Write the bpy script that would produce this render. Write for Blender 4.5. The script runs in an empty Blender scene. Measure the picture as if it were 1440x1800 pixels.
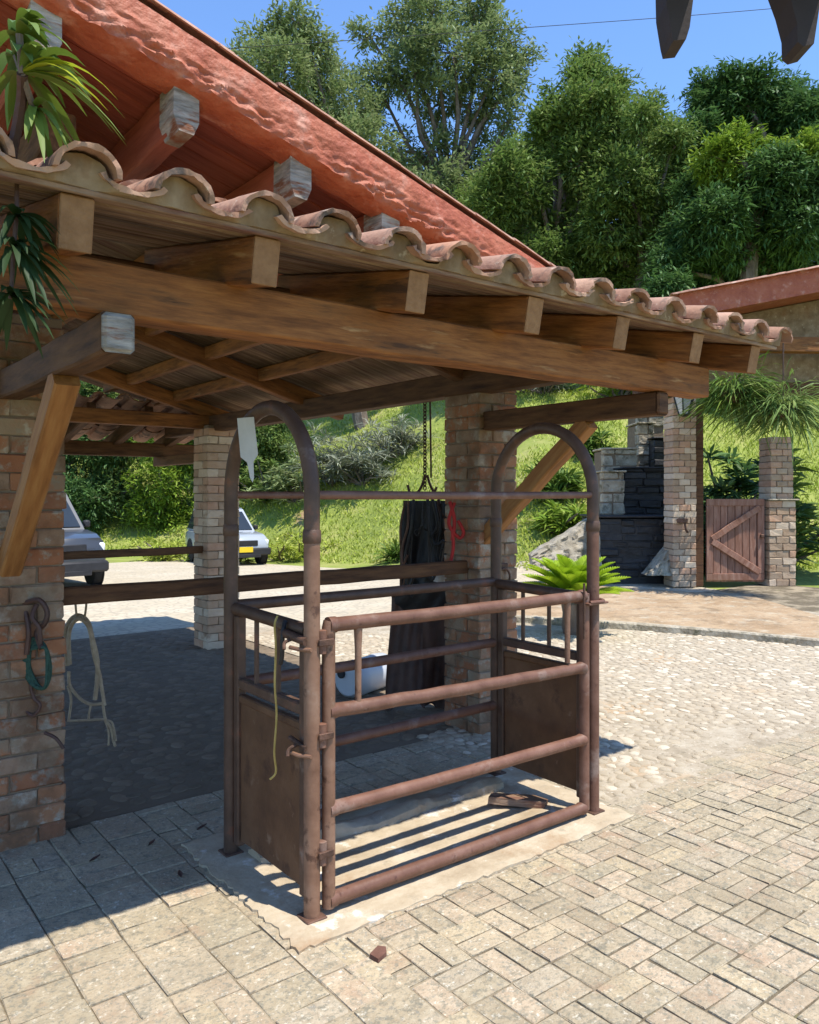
import bpy, math, random
import numpy as np
from mathutils import Vector, Matrix, Quaternion
random.seed(7); rng = np.random.default_rng(7)
S = bpy.context.scene; C = S.collection
PI = math.pi

# ------------------------------------------------------------------ camera, world, sun, exposure
EYE = 1.6; FPX = 1400.0; YAW = math.radians(-38.0)
cd = bpy.data.cameras.new('camera'); cam = bpy.data.objects.new('camera', cd); C.objects.link(cam)
cam.location = (0, 0, EYE); cam.rotation_euler = (math.radians(90), 0, YAW)
cd.sensor_fit = 'VERTICAL'; cd.sensor_height = 36.0; cd.sensor_width = 36.0
cd.lens = 36.0*FPX/1800.0; cd.shift_y = -30/1800.0; cd.clip_start = 0.02; cd.clip_end = 2000
S.camera = cam

SUNV = Vector((0.105, -0.35, 1.0)).normalized()          # towards the sun
world = bpy.data.worlds.new('World'); S.world = world; world.use_nodes = True
wn = world.node_tree.nodes; wl = world.node_tree.links
sky = wn.new('ShaderNodeTexSky'); sky.sky_type = 'NISHITA'; sky.sun_disc = False
sky.sun_elevation = math.asin(SUNV.z); sky.sun_rotation = math.atan2(SUNV.x, SUNV.y)
sky.altitude = 1200; sky.air_density = 1.1; sky.dust_density = 0.0; sky.ozone_density = 9.0
bg = wn['Background']; bg.inputs[1].default_value = 0.15
wl.new(sky.outputs[0], bg.inputs[0])
sl = bpy.data.lights.new('sun', 'SUN'); sl.energy = 3.5; sl.angle = math.radians(0.5); sl.color = (1.0, 0.95, 0.87)
so = bpy.data.objects.new('sun', sl); C.objects.link(so); so.rotation_euler = (-SUNV).to_track_quat('-Z', 'Y').to_euler()
so.location = (0, 0, 60)
S.view_settings.view_transform = 'Standard'; S.view_settings.look = 'None'
S.view_settings.exposure = 1.0; S.view_settings.gamma = 1.0; S.view_settings.use_curve_mapping = False

FW = np.array([math.cos(math.radians(52)), math.sin(math.radians(52))]); RT = np.array([FW[1], -FW[0]])
def W(lat, d, z=0.0):
    p = RT*lat + FW*d
    return Vector((float(p[0]), float(p[1]), float(z)))
def at(x, y, d):                                          # a place seen in that direction, d metres away
    return W((x-721)/FPX*d, d, EYE+(870-y)/FPX*d)
def LD(x, y):                                             # world -> lateral, depth
    return RT[0]*x+RT[1]*y, FW[0]*x+FW[1]*y
def proj(x, y, z):
    l, d = LD(x, y)
    if d < .1: return (-9999, -9999)
    return 721+l/d*FPX, 870-(z-EYE)/d*FPX

# ------------------------------------------------------------------ materials
def ramp(nt, cols):
    r = nt.nodes.new('ShaderNodeValToRGB'); e = r.color_ramp.elements
    while len(e) < len(cols): e.new(0.5)
    for i, (p, c) in enumerate(cols): e[i].position = p; e[i].color = (*c, 1)
    return r
def M(name, cols, scale=6, rough=.8, bump=.2, bscale=40, stretch=(1, 1, 1), island=False, rnd=.12,
      metallic=0, spec=.3, spots=None, spots2=None, detail=6, byrand=None, bdist=.01, trans=0, coat=0, voro=None, stains=()):
    m = bpy.data.materials.new(name); m.use_nodes = True
    nt = m.node_tree; N = nt.nodes; L = nt.links; b = N['Principled BSDF']
    tc = N.new('ShaderNodeTexCoord')
    if island:
        g = N.new('ShaderNodeNewGeometry'); rv = g.outputs['Random Per Island']
    else:
        g = N.new('ShaderNodeObjectInfo'); rv = g.outputs['Random']
    mul = N.new('ShaderNodeVectorMath'); mul.operation = 'MULTIPLY'; mul.inputs[1].default_value = stretch
    L.new(tc.outputs['Object'], mul.inputs[0])
    sc = N.new('ShaderNodeMath'); sc.operation = 'MULTIPLY'; sc.inputs[1].default_value = 37.0; L.new(rv, sc.inputs[0])
    add = N.new('ShaderNodeVectorMath'); add.operation = 'ADD'
    L.new(mul.outputs[0], add.inputs[0]); L.new(sc.outputs[0], add.inputs[1])
    vec = add.outputs[0]
    n1 = N.new('ShaderNodeTexNoise'); n1.inputs['Scale'].default_value = scale; n1.inputs['Detail'].default_value = detail
    n1.inputs['Roughness'].default_value = .62; L.new(vec, n1.inputs['Vector'])
    n = len(cols); r = ramp(nt, [(.28+.44*i/max(1, n-1), c) for i, c in enumerate(cols)]); L.new(n1.outputs[0], r.inputs[0])
    col = r.outputs[0]
    def mix(fac, a, bcol, mode='MIX'):
        x = N.new('ShaderNodeMix'); x.data_type = 'RGBA'; x.blend_type = mode
        if isinstance(fac, float): x.inputs[0].default_value = fac
        else: L.new(fac, x.inputs[0])
        L.new(a, x.inputs[6])
        if isinstance(bcol, tuple): x.inputs[7].default_value = (*bcol, 1)
        else: L.new(bcol, x.inputs[7])
        return x.outputs[2]
    if byrand:                                            # colour of the piece itself
        r2 = ramp(nt, [(i/len(byrand[0]), c) for i, c in enumerate(byrand[0])]); r2.color_ramp.interpolation = 'CONSTANT'
        L.new(rv, r2.inputs[0]); col = mix(byrand[1], col, r2.outputs[0])
    for sp in (spots, spots2):
        if sp:                                            # (colour, scale, threshold, softness)
            ns = N.new('ShaderNodeTexNoise'); ns.inputs['Scale'].default_value = sp[1]; ns.inputs['Detail'].default_value = 5
            ns.inputs['Roughness'].default_value = .65; L.new(vec, ns.inputs['Vector'])
            mr = N.new('ShaderNodeMapRange'); mr.inputs[1].default_value = sp[2]; mr.inputs[2].default_value = sp[2]+sp[3]
            L.new(ns.outputs[0], mr.inputs[0]); col = mix(mr.outputs[0], col, sp[0])
    if stains:
        ge = N.new('ShaderNodeNewGeometry')
        for sp in stains:                                 # wear that runs across neighbouring pieces
            ns = N.new('ShaderNodeTexNoise'); ns.inputs['Scale'].default_value = sp[1]; ns.inputs['Detail'].default_value = 7; ns.inputs['Roughness'].default_value = .66
            L.new(ge.outputs['Position'], ns.inputs['Vector'])
            mr = N.new('ShaderNodeMapRange'); mr.inputs[1].default_value = sp[2]; mr.inputs[2].default_value = sp[2]+sp[3]; mr.inputs[4].default_value = sp[4] if len(sp) > 4 else 1
            L.new(ns.outputs[0], mr.inputs[0]); col = mix(mr.outputs[0], col, sp[0])
    if voro:                                              # (scale, joint colour): pieces too far off to tell apart
        v = N.new('ShaderNodeTexVoronoi'); v.feature = 'DISTANCE_TO_EDGE'; v.inputs['Scale'].default_value = voro[0]; L.new(vec, v.inputs['Vector'])
        mr = N.new('ShaderNodeMapRange'); mr.inputs[1].default_value = .02; mr.inputs[2].default_value = .14
        mr.inputs[3].default_value = 1; mr.inputs[4].default_value = 0; L.new(v.outputs[0], mr.inputs[0]); col = mix(mr.outputs[0], col, voro[1])
    if rnd:
        mr = N.new('ShaderNodeMapRange'); mr.inputs[3].default_value = 1-rnd; mr.inputs[4].default_value = 1+rnd
        L.new(rv, mr.inputs[0]); cm = N.new('ShaderNodeCombineColor')
        for i in range(3): L.new(mr.outputs[0], cm.inputs[i])
        col = mix(1.0, col, cm.outputs[0], 'MULTIPLY')
    L.new(col, b.inputs['Base Color'])
    b.inputs['Roughness'].default_value = rough; b.inputs['Metallic'].default_value = metallic
    b.inputs['Specular IOR Level'].default_value = spec
    if coat: b.inputs['Coat Weight'].default_value = coat; b.inputs['Coat Roughness'].default_value = .05
    if bump:
        nb = N.new('ShaderNodeTexNoise'); nb.inputs['Scale'].default_value = bscale; nb.inputs['Detail'].default_value = 6; L.new(vec, nb.inputs['Vector'])
        bp = N.new('ShaderNodeBump'); bp.inputs['Strength'].default_value = bump; bp.inputs['Distance'].default_value = bdist
        L.new(nb.outputs[0], bp.inputs['Height']); L.new(bp.outputs[0], b.inputs['Normal'])
    if trans:
        t = N.new('ShaderNodeBsdfTranslucent'); L.new(col, t.inputs[0]); ms = N.new('ShaderNodeMixShader'); ms.inputs[0].default_value = trans
        L.new(b.outputs[0], ms.inputs[1]); L.new(t.outputs[0], ms.inputs[2]); L.new(ms.outputs[0], N['Material Output'].inputs[0])
    return m

GR = (1.2, 9, 9)
m_wood = M('timber', [(.085, .03, .009), (.23, .086, .023), (.35, .145, .042)], 3.2, .75, .5, 9, GR, rnd=.14, spots=((.075, .032, .013), 1.6, .54, .12), spots2=((.36, .20, .085), 2.3, .62, .1))
m_woodend = M('timber_cut_end', [(.22, .105, .042), (.34, .18, .08)], 8, .85, .4, 30, (1, 3, 3), rnd=.1)
m_grey = M('weathered_end', [(.10, .085, .07), (.30, .27, .23), (.48, .43, .37)], 9, .9, .6, 25, (1, 1, 5), rnd=.1, spots=((.20, .08, .04), 4, .55, .1))
m_wooddark = M('dark_timber', [(.04, .017, .008), (.10, .045, .019), (.15, .072, .03)], 3.2, .8, .5, 9, GR, rnd=.14)
m_orange = M('orange_timber', [(.17, .068, .02), (.29, .125, .038), (.37, .18, .06)], 3, .7, .4, 9, GR, rnd=.08)
m_board = M('ceiling_board', [(.08, .04, .022), (.19, .115, .068), (.31, .215, .145)], 3, .85, .5, 10, (1, 8, 8), rnd=.22, spots=((.12, .05, .035), 2.5, .52, .15))
m_redboard = M('red_painted_board', [(.20, .045, .025), (.30, .075, .04), (.36, .10, .055)], 3, .7, .4, 10, (1, 8, 8), rnd=.14)
m_redplaster = M('red_plaster', [(.29, .064, .027), (.37, .095, .041), (.42, .135, .068)], 5, .62, .7, 26, rnd=0, spots=((.50, .23, .155), 8, .56, .16), spec=.4, bdist=.02)
m_plaster = M('cream_mortar', [(.14, .085, .04), (.23, .155, .085), (.33, .24, .145)], 6, .9, .5, 25, rnd=.05, spots=((.20, .115, .055), 5, .54, .15), spots2=((.36, .28, .18), 13, .62, .08), stains=(((.14, .095, .05), 7, .55, .12, .7),))
TILES = [(0.361, 0.187, 0.110), (0.426, 0.242, 0.152), (0.312, 0.164, 0.106), (0.476, 0.296, 0.198), (0.377, 0.172, 0.091), (0.295, 0.179, 0.129)]
m_tile = M('clay_tile', [(.20, .105, .065), (.38, .215, .14), (.50, .32, .22)], 9, .85, .5, 40, rnd=.14, byrand=(TILES, .55), spots=((.10, .075, .06), 7, .54, .12), spots2=((.50, .39, .29), 13, .62, .1))
m_tiledark = M('old_roof_tile', [(.20, .10, .07), (.36, .19, .13), (.50, .34, .26)], 9, .9, .5, 40, rnd=.2)
BR = [(.34, .125, .055), (.27, .115, .06), (.37, .155, .07), (.25, .18, .12), (.30, .13, .06), (.27, .195, .13), (.33, .16, .08)]
m_brick = M('old_brick', [(.20, .085, .042), (.30, .14, .075), (.36, .215, .13)], 11, .92, .6, 45, rnd=.16, byrand=(BR, .65), spots=((.36, .31, .24), 9, .54, .10), stains=(((.26, .19, .125), 5.5, .50, .07, .85), ((.15, .085, .048), 3, .46, .14, .85), ((.24, .20, .145), 13, .57, .06, .7)))
BR2 = [(.40, .27, .17), (.46, .34, .23), (.36, .22, .13), (.42, .22, .13), (.50, .40, .29)]
m_brick2 = M('pale_brick', [(.32, .20, .12), (.46, .33, .22), (.55, .45, .33)], 9, .92, .6, 45, rnd=.16, byrand=(BR2, .6), spots=((.24, .14, .08), 5, .58, .14))
m_mortar = M('mortar', [(.15, .105, .068), (.22, .165, .11)], 14, .95, .6, 50, rnd=0)
m_pipe = M('red_oxide_pipe', [(.11, .046, .026), (.155, .072, .044), (.20, .105, .07)], 9, .55, .5, 70, rnd=.1, spec=.4, spots=((.26, .185, .145), 6, .57, .18), spots2=((.10, .043, .027), 26, .60, .10), bdist=.003)
m_arch = M('brown_arch_pipe', [(.06, .030, .017), (.09, .048, .029), (.125, .072, .047)], 9, .55, .5, 70, rnd=.08, spec=.4, spots=((.16, .065, .035), 9, .58, .08), spots2=((.21, .16, .125), 5, .61, .12), bdist=.003)
m_postlit = M('sunlit_worn_brown_pipe', [(.14, .068, .038), (.205, .108, .064), (.26, .155, .10)], 8, .55, .5, 60, rnd=.05, spec=.4, spots=((.085, .04, .024), 13, .57, .08), spots2=((.30, .23, .17), 5, .6, .12), bdist=.003)  # lighter pipe brown with sunlight put into the colour; the spots are wear
m_sheet = M('brown_steel_sheet', [(.07, .032, .015), (.115, .055, .025), (.16, .082, .04)], 4, .6, .5, 26, rnd=.03, spec=.35, spots=((.06, .026, .014), 5, .55, .12), spots2=((.19, .115, .07), 9, .63, .08), bdist=.004)
m_iron = M('rusty_iron', [(.05, .03, .022), (.11, .06, .04), (.17, .09, .06)], 14, .65, .5, 60, rnd=.1, metallic=.3)
m_conc = M('slab_concrete', [(.31, .24, .155), (.42, .34, .23), (.51, .435, .32)], 5, .92, .6, 35, rnd=0, spots=((.34, .235, .14), 3, .55, .14), spots2=((.66, .62, .53), 7, .60, .1), stains=(((.28, .235, .165), 12, .58, .1, .6),))
PV = [(0.350, 0.278, 0.175), (0.367, 0.298, 0.189), (0.316, 0.263, 0.169), (0.367, 0.263, 0.172), (0.358, 0.294, 0.206), (0.401, 0.313, 0.182), (0.325, 0.251, 0.162), (0.384, 0.282, 0.186)]
m_paver = M('paver', [(.24, .195, .13), (.40, .335, .23), (.53, .46, .335)], 30, .93, .7, 70, rnd=.09, byrand=(PV, .55), spots=((.25, .225, .175), 44, .57, .08), spots2=((.60, .56, .46), 34, .62, .08), stains=(((.30, .24, .155), 1.6, .45, .16, .6), ((.46, .37, .24), 2.6, .52, .12, .6), ((.33, .22, .14), 4.5, .57, .1, .6), ((.20, .18, .13), 30, .54, .08, .75), ((.20, .19, .14), 75, .56, .05, .7), ((.56, .50, .385), 46, .60, .05, .7)))
m_paver_s = M('paver_far', [(.24, .195, .13), (.40, .335, .23), (.53, .46, .335)], 30, .93, .7, 70, rnd=.09, island=True, byrand=(PV, .55), spots=((.25, .225, .175), 44, .57, .08), stains=(((.30, .24, .155), 1.6, .45, .16, .6), ((.46, .37, .24), 2.6, .52, .12, .6), ((.33, .22, .14), 4.5, .57, .1, .6), ((.20, .18, .13), 30, .54, .08, .75), ((.20, .19, .14), 75, .56, .05, .7), ((.56, .50, .385), 46, .60, .05, .7)))
m_joint = M('joint_sand', [(.09, .072, .045), (.18, .145, .095)], 18, 1, .6, 60, rnd=0, stains=(((.34, .28, .19), 2.2, .47, .12, .85),), spots=((.16, .15, .07), 6, .6, .1))
CB = [(0.423, 0.351, 0.246), (0.376, 0.310, 0.217), (0.451, 0.378, 0.272), (0.404, 0.333, 0.230), (0.348, 0.293, 0.212), (0.564, 0.495, 0.383)]
m_cob = M('river_cobble', [(.30, .25, .175), (.42, .355, .255), (.50, .435, .33)], 16, .9, .4, 50, rnd=.12, byrand=(CB, .6), stains=(((.44, .36, .25), .8, .48, .16, .7), ((.36, .27, .17), 1.9, .58, .1, .6), ((.50, .44, .33), 9, .55, .1, .6)))
m_cob_s = M('river_cobble_far', [(.30, .25, .175), (.42, .355, .255), (.50, .435, .33)], 16, .9, .4, 50, rnd=.12, island=True, byrand=(CB, .6), stains=(((.44, .36, .25), .8, .48, .16, .7), ((.36, .27, .17), 1.9, .58, .1, .6), ((.50, .44, .33), 9, .55, .1, .6)))
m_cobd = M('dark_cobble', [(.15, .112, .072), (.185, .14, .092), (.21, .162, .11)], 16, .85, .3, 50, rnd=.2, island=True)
m_cobmortar = M('yard_mortar', [(.25, .205, .14), (.36, .30, .215), (.44, .385, .29)], 6, .95, .8, 30, rnd=0, stains=(((.18, .15, .10), 28, .55, .08, .7), ((.54, .49, .39), 40, .60, .06, .8)), spots=((.42, .30, .18), 1.1, .56, .12))
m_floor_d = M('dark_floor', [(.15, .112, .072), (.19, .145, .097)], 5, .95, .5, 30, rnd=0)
m_dirt = M('brown_dirt', [(.26, .17, .09), (.36, .25, .145), (.43, .32, .20)], 2.2, .97, .9, 14, rnd=0, spots=((.42, .36, .26), 4, .54, .14), stains=(((.20, .14, .08), 3, .53, .1, .7), ((.18, .14, .09), 16, .56, .08, .7), ((.50, .43, .32), 22, .6, .06, .7)))
m_ground = M('yard_earth', [(.40, .33, .225), (.48, .41, .29), (.54, .47, .355)], 1.2, .97, .5, 14, rnd=0, voro=(7, (.36, .31, .23)))
m_hill = M('grassy_hill', [(.14, .18, .035), (.22, .26, .05), (.36, .33, .12)], .55, 1, .6, 6, rnd=0, spots=((.34, .23, .12), .35, .60, .1), bdist=.1)
m_stone = M('field_stone', [(.24, .20, .14), (.37, .32, .235), (.50, .45, .35)], 5, .95, 1.0, 9, rnd=.16, spots=((.13, .12, .075), 4, .55, .1), bdist=.06, stains=(((.16, .14, .095), 6, .55, .08, .7),))
m_slate = M('black_wet_slate', [(.010, .009, .009), (.02, .018, .018), (.035, .032, .03)], 6, .55, .6, 20, rnd=.3, spec=.4, bdist=.02)
m_gatewood = M('faded_red_plank', [(.19, .085, .05), (.27, .135, .09), (.34, .20, .145)], 3, .85, .5, 12, (7, 7, 1), rnd=.14)
def LEAF(name, cols, rnd=.3, rough=.55, trans=.30): return M(name, cols, .5, rough, 0, rnd=rnd, island=True, trans=trans, spec=.25, detail=2)
l_mango = LEAF('mango_leaf', [(.085, .15, .035), (.15, .23, .055), (.25, .29, .09)])
l_dark = LEAF('dark_leaf', [(.045, .105, .032), (.08, .16, .045), (.13, .21, .06)])
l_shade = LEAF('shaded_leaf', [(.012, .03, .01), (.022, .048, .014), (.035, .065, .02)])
l_lime = LEAF('lime_leaf', [(.10, .18, .02), (.19, .29, .03), (.29, .36, .05)])
l_olive = LEAF('olive_leaf', [(.12, .18, .07), (.21, .27, .105), (.33, .36, .18)])
l_greyg = LEAF('grey_green_blade', [(.13, .15, .09), (.22, .24, .16), (.34, .35, .26)], trans=.12)
l_grass = LEAF('grass_blade', [(.20, .27, .03), (.33, .40, .05), (.50, .50, .15)], trans=.3)
l_cycad = LEAF('cycad_leaf', [(.20, .31, .012), (.30, .43, .018), (.38, .50, .03)], rnd=.18, trans=.35)
l_strap = LEAF('strap_leaf', [(.05, .10, .015), (.09, .16, .022), (.17, .22, .035)], trans=.25)
l_yellow = LEAF('yellow_strap_leaf', [(.25, .30, .02), (.38, .42, .03)], trans=.35)
m_bark = M('bark', [(.08, .06, .045), (.17, .13, .10), (.26, .22, .18)], 4, .95, .8, 14, (1, 1, .4), rnd=.1, bdist=.05)
m_rope = M('pale_rope', [(.30, .23, .15), (.45, .36, .24)], 40, .95, .6, 120, rnd=.08)
m_ropey = M('yellow_strap', [(.36, .25, .07), (.50, .37, .12)], 20, .9, .4, 80, rnd=0)
m_ropeg = M('green_rope', [(.02, .05, .035), (.05, .10, .07)], 40, .95, .6, 120, rnd=.1)
m_leather = M('brown_leather', [(.035, .017, .012), (.07, .034, .024), (.10, .05, .036)], 6, .55, .4, 50, rnd=.1, spec=.4)
m_leather2 = M('dull_brick', [(.11, .05, .033), (.17, .085, .06)], 20, .95, .5, 60, rnd=0)
m_black = M('black_leather', [(.010, .009, .009), (.022, .019, .018)], 8, .5, .4, 50, rnd=.1, spec=.4)
m_red = M('red_webbing', [(.30, .02, .02), (.45, .035, .03)], 20, .8, .2, 80, rnd=.1)
m_white = M('white_plastic', [(.40, .42, .44), (.52, .53, .55)], 3, .4, .05, 20, rnd=0, spec=.5)
m_fleece = M('white_fleece', [(.6, .58, .55), (.75, .73, .7)], 30, 1, .8, 90, rnd=0)
m_paleboard = M('pale_board', [(.40, .39, .36), (.54, .53, .49)], 4, .8, .3, 30, rnd=0)
m_carw = M('white_car_paint', [(.33, .36, .39), (.38, .41, .44)], 1, .25, 0, rnd=0, spec=.5, coat=.6)
m_carg = M('grey_car_paint', [(.04, .043, .047), (.06, .063, .067)], 1, .4, 0, rnd=0, spec=.5, coat=.6, metallic=.3)
m_glass = M('car_glass', [(.015, .02, .024), (.03, .036, .04)], 1, .06, 0, rnd=0, spec=.7)
m_rubber = M('tyre_rubber', [(.016, .016, .016), (.028, .027, .026)], 10, .85, .2, 40, rnd=0)
m_trim = M('black_trim', [(.018, .018, .02), (.03, .03, .032)], 6, .6, 0, rnd=0)
m_rim = M('alloy', [(.45, .46, .47), (.55, .56, .57)], 3, .3, 0, rnd=0, metallic=.7)
m_lamp = M('headlamp_lens', [(.6, .63, .66), (.75, .77, .8)], 3, .12, 0, rnd=0, spec=.7)
m_plate = M('yellow_plate', [(.72, .50, .02), (.80, .58, .03)], 5, .5, 0, rnd=0)
m_lglass = M('lantern_glass', [(.42, .42, .38), (.55, .55, .5)], 5, .15, 0, rnd=0, spec=.6)
m_tail = M('silhouette_dark_wood', [(.03, .022, .022), (.06, .045, .042)], 5, .8, .4, 14, rnd=.1)  # silhouette darkness against the sky, put into the wood colour
m_cable = M('power_cable', [(.02, .02, .022), (.03, .03, .03)], 4, .7, 0, rnd=0)

# ------------------------------------------------------------------ mesh helpers
class MB:
    def __init__(s): s.v = []; s.f = []
    def add(s, vs, fs):
        o = len(s.v); s.v += [tuple(map(float, v)) for v in vs]; s.f += [tuple(i+o for i in f) for f in fs]; return s
    def cbox(s, lo, hi, c=.006):                          # chamfered box, 24 verts
        V = []; idx = {}
        for ix in (0, 1):
            for iy in (0, 1):
                for iz in (0, 1):
                    p = [hi[0] if ix else lo[0], hi[1] if iy else lo[1], hi[2] if iz else lo[2]]; sg = [-1 if q else 1 for q in (ix, iy, iz)]
                    for a in range(3):
                        q = list(p)
                        for b in range(3):
                            if b != a: q[b] += sg[b]*c
                        idx[ix, iy, iz, a] = len(V); V.append(q)
        F = []
        for a in range(3):
            b, d = (a+1) % 3, (a+2) % 3
            for s_ in (0, 1):
                ring = []
                for (u, w) in ((0, 0), (1, 0), (1, 1), (0, 1)):
                    k = [0, 0, 0]; k[a] = s_; k[b] = u; k[d] = w; ring.append(idx[k[0], k[1], k[2], a])
                F.append(ring if s_ else ring[::-1])
        for a in range(3):
            b, d = (a+1) % 3, (a+2) % 3
            for u in (0, 1):
                for w in (0, 1):
                    k0 = [0]*3; k1 = [0]*3; k0[b] = k1[b] = u; k0[d] = k1[d] = w; k1[a] = 1
                    q = [idx[(*k0, b)], idx[(*k1, b)], idx[(*k1, d)], idx[(*k0, d)]]
                    F.append(q if (u == w) else q[::-1])
        for ix in (0, 1):
            for iy in (0, 1):
                for iz in (0, 1):
                    t = [idx[ix, iy, iz, a] for a in range(3)]
                    F.append(t if (ix+iy+iz) % 2 else t[::-1])
        return s.add(V, F)
    def tube(s, pts, r, n=10, closed=False, cap=True):
        P = [Vector(p) for p in pts]; k = len(P); R = r if isinstance(r, (list, tuple)) else [r]*k
        T = []
        for i in range(k):
            a = P[i-1] if (i or closed) else P[i]; b = P[(i+1) % k] if (i < k-1 or closed) else P[i]
            t = (b-a); T.append(t.normalized() if t.length > 1e-9 else Vector((0, 0, 1)))
        up = Vector((0, 0, 1)) if abs(T[0].z) < .9 else Vector((1, 0, 0))
        nrm = T[0].cross(up).normalized(); V = []
        for i in range(k):
            if i:
                ax = T[i-1].cross(T[i])
                if ax.length > 1e-8: nrm = Quaternion(ax.normalized(), T[i-1].angle(T[i])) @ nrm
                nrm = (nrm-T[i]*nrm.dot(T[i])).normalized()
            bn = T[i].cross(nrm)
            for j in range(n):
                a = 2*PI*j/n; V.append(P[i]+nrm*(math.cos(a)*R[i])+bn*(math.sin(a)*R[i]))
        F = []
        for i in range(k if closed else k-1):
            for j in range(n):
                a = i*n+j; b = i*n+(j+1) % n; i2 = (i+1) % k
                F.append((a, b, i2*n+(j+1) % n, i2*n+j))
        if cap and not closed: F.append(tuple(range(n))[::-1]); F.append(tuple((k-1)*n+j for j in range(n)))
        return s.add(V, F)
    def lathe(s, prof, n=16, c=(0, 0, 0), axis='z'):
        V = []; F = []
        for (r, z) in prof:
            for j in range(n):
                a = 2*PI*j/n; x, y = r*math.cos(a), r*math.sin(a)
                p = {'z': (x, y, z), 'y': (x, z, y), 'x': (z, x, y)}[axis]; V.append((p[0]+c[0], p[1]+c[1], p[2]+c[2]))
        for i in range(len(prof)-1):
            for j in range(n): F.append((i*n+j, i*n+(j+1) % n, (i+1)*n+(j+1) % n, (i+1)*n+j))
        F.append(tuple(range(n))[::-1]); F.append(tuple((len(prof)-1)*n+j for j in range(n)))
        return s.add(V, F)
    def prism(s, poly, d0, d1, axis=1):                   # poly of 2D points, extruded along axis
        n = len(poly); V = []
        for d in (d0, d1):
            for (a, b) in poly: V.append({0: (d, a, b), 1: (a, d, b), 2: (a, b, d)}[axis])
        F = [tuple(range(n)), tuple(range(2*n-1, n-1, -1))]+[(i, i+n, (i+1) % n+n, (i+1) % n) for i in range(n)]
        return s.add(V, F)
    def grid(s, P):                                       # P[i][j]
        nj = len(P[0]); V = [p for r in P for p in r]
        return s.add(V, [(i*nj+j, i*nj+j+1, (i+1)*nj+j+1, (i+1)*nj+j) for i in range(len(P)-1) for j in range(nj-1)])
    def mesh(s, name, mat, smooth=False):
        me = bpy.data.meshes.new(name); me.from_pydata(s.v, [], s.f); me.materials.append(mat)
        import bmesh
        b = bmesh.new(); b.from_mesh(me); bmesh.ops.recalc_face_normals(b, faces=b.faces); b.to_mesh(me); b.free()
        if smooth:
            me.polygons.foreach_set('use_smooth', [True]*len(me.polygons))
            try: me.set_sharp_from_angle(angle=math.radians(40))
            except Exception: pass
        return me
def link(name, me, parent=None, mw=None):
    o = bpy.data.objects.new(name, me); C.objects.link(o)
    mw = mw or Matrix.Identity(4)
    if parent:
        o.parent = parent; o.matrix_local = WM[parent.name].inverted() @ mw
    else: o.matrix_world = mw
    WM[o.name] = mw
    return o
WM = {}
def part(name, mb, mat, parent=None, smooth=False, mw=None, pivot=None):   # mb in world coordinates unless mw is given
    if mw is None:
        c = Vector(pivot) if pivot else (WM[parent.name].translation.copy() if parent else Vector((0, 0, 0)))
        mb.v = [(v[0]-c.x, v[1]-c.y, v[2]-c.z) for v in mb.v]; mw = Matrix.Translation(c)
    return link(name, mb.mesh(name, mat, smooth), parent, mw)
def tag(o, label, cat, group=None):
    o['label'] = label; o['category'] = cat
    if group: o['group'] = group
    return o
def thing(name, label, cat, loc, group=None, rz=0):
    mw = Matrix.Translation(Vector(loc)) @ Matrix.Rotation(rz, 4, 'Z')
    return tag(link(name, None, None, mw), label, cat, group)
def struct(o): o['kind'] = 'structure'; return o
def frame(p0, p1, up=(0, 0, 1)):                          # local x runs p0 -> p1
    p0 = Vector(p0); x = (Vector(p1)-p0).normalized(); u = Vector(up); y = u.cross(x).normalized(); z = x.cross(y)
    m = Matrix((x, y, z)).transposed().to_4x4(); m.translation = p0; return m
def beam(name, p0, p1, w, h, mat, parent, wob=.003, c=.008, seg=6, up=(0, 0, 1)):
    L = (Vector(p1)-Vector(p0)).length; mb = MB(); ring = []
    hw, hh = w/2, h/2
    prof = [(-hw+c, -hh), (hw-c, -hh), (hw, -hh+c), (hw, hh-c), (hw-c, hh), (-hw+c, hh), (-hw, hh-c), (-hw, -hh+c)]
    V = []; F = []
    for i in range(seg+1):
        dy, dz = random.uniform(-wob, wob), random.uniform(-wob, wob); g = 1+random.uniform(-wob, wob)*2
        for (a, b) in prof: V.append((L*i/seg, a*g+dy, b*g+dz))
    for i in range(seg):
        for j in range(8): F.append((i*8+j, i*8+(j+1) % 8, (i+1)*8+(j+1) % 8, (i+1)*8+j))
    F.append(tuple(range(8))[::-1]); F.append(tuple(seg*8+j for j in range(8)))
    mb.add(V, F)
    return link(name, mb.mesh(name, mat), parent, frame(p0, p1, up))
def spline(pts, n=8, closed=False):
    P = [Vector(p) for p in pts]; k = len(P); out = []
    for i in range(k if closed else k-1):
        p0 = P[(i-1) % k] if (i or closed) else P[0]; p1 = P[i]; p2 = P[(i+1) % k]; p3 = P[(i+2) % k] if (i < k-2 or closed) else P[-1]
        for j in range(n):
            t = j/n; out.append(.5*((2*p1)+(p2-p0)*t+(2*p0-5*p1+4*p2-p3)*t*t+(3*p1-p0-3*p2+p3)*t**3))
    if not closed: out.append(P[-1])
    return out
def npmesh(name, V, Fq, mat, parent=None, mw=None):       # numpy quads
    me = bpy.data.meshes.new(name); V = np.asarray(V, np.float32); Fq = np.asarray(Fq, np.int32)
    me.vertices.add(len(V)); me.vertices.foreach_set('co', V.ravel())
    k = Fq.shape[1]; me.loops.add(Fq.size); me.loops.foreach_set('vertex_index', Fq.ravel())
    me.polygons.add(len(Fq)); me.polygons.foreach_set('loop_start', np.arange(0, Fq.size, k, dtype=np.int32)); me.polygons.foreach_set('loop_total', np.full(len(Fq), k, np.int32))
    me.update(calc_edges=True); me.materials.append(mat)
    return link(name, me, parent, mw)

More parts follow.
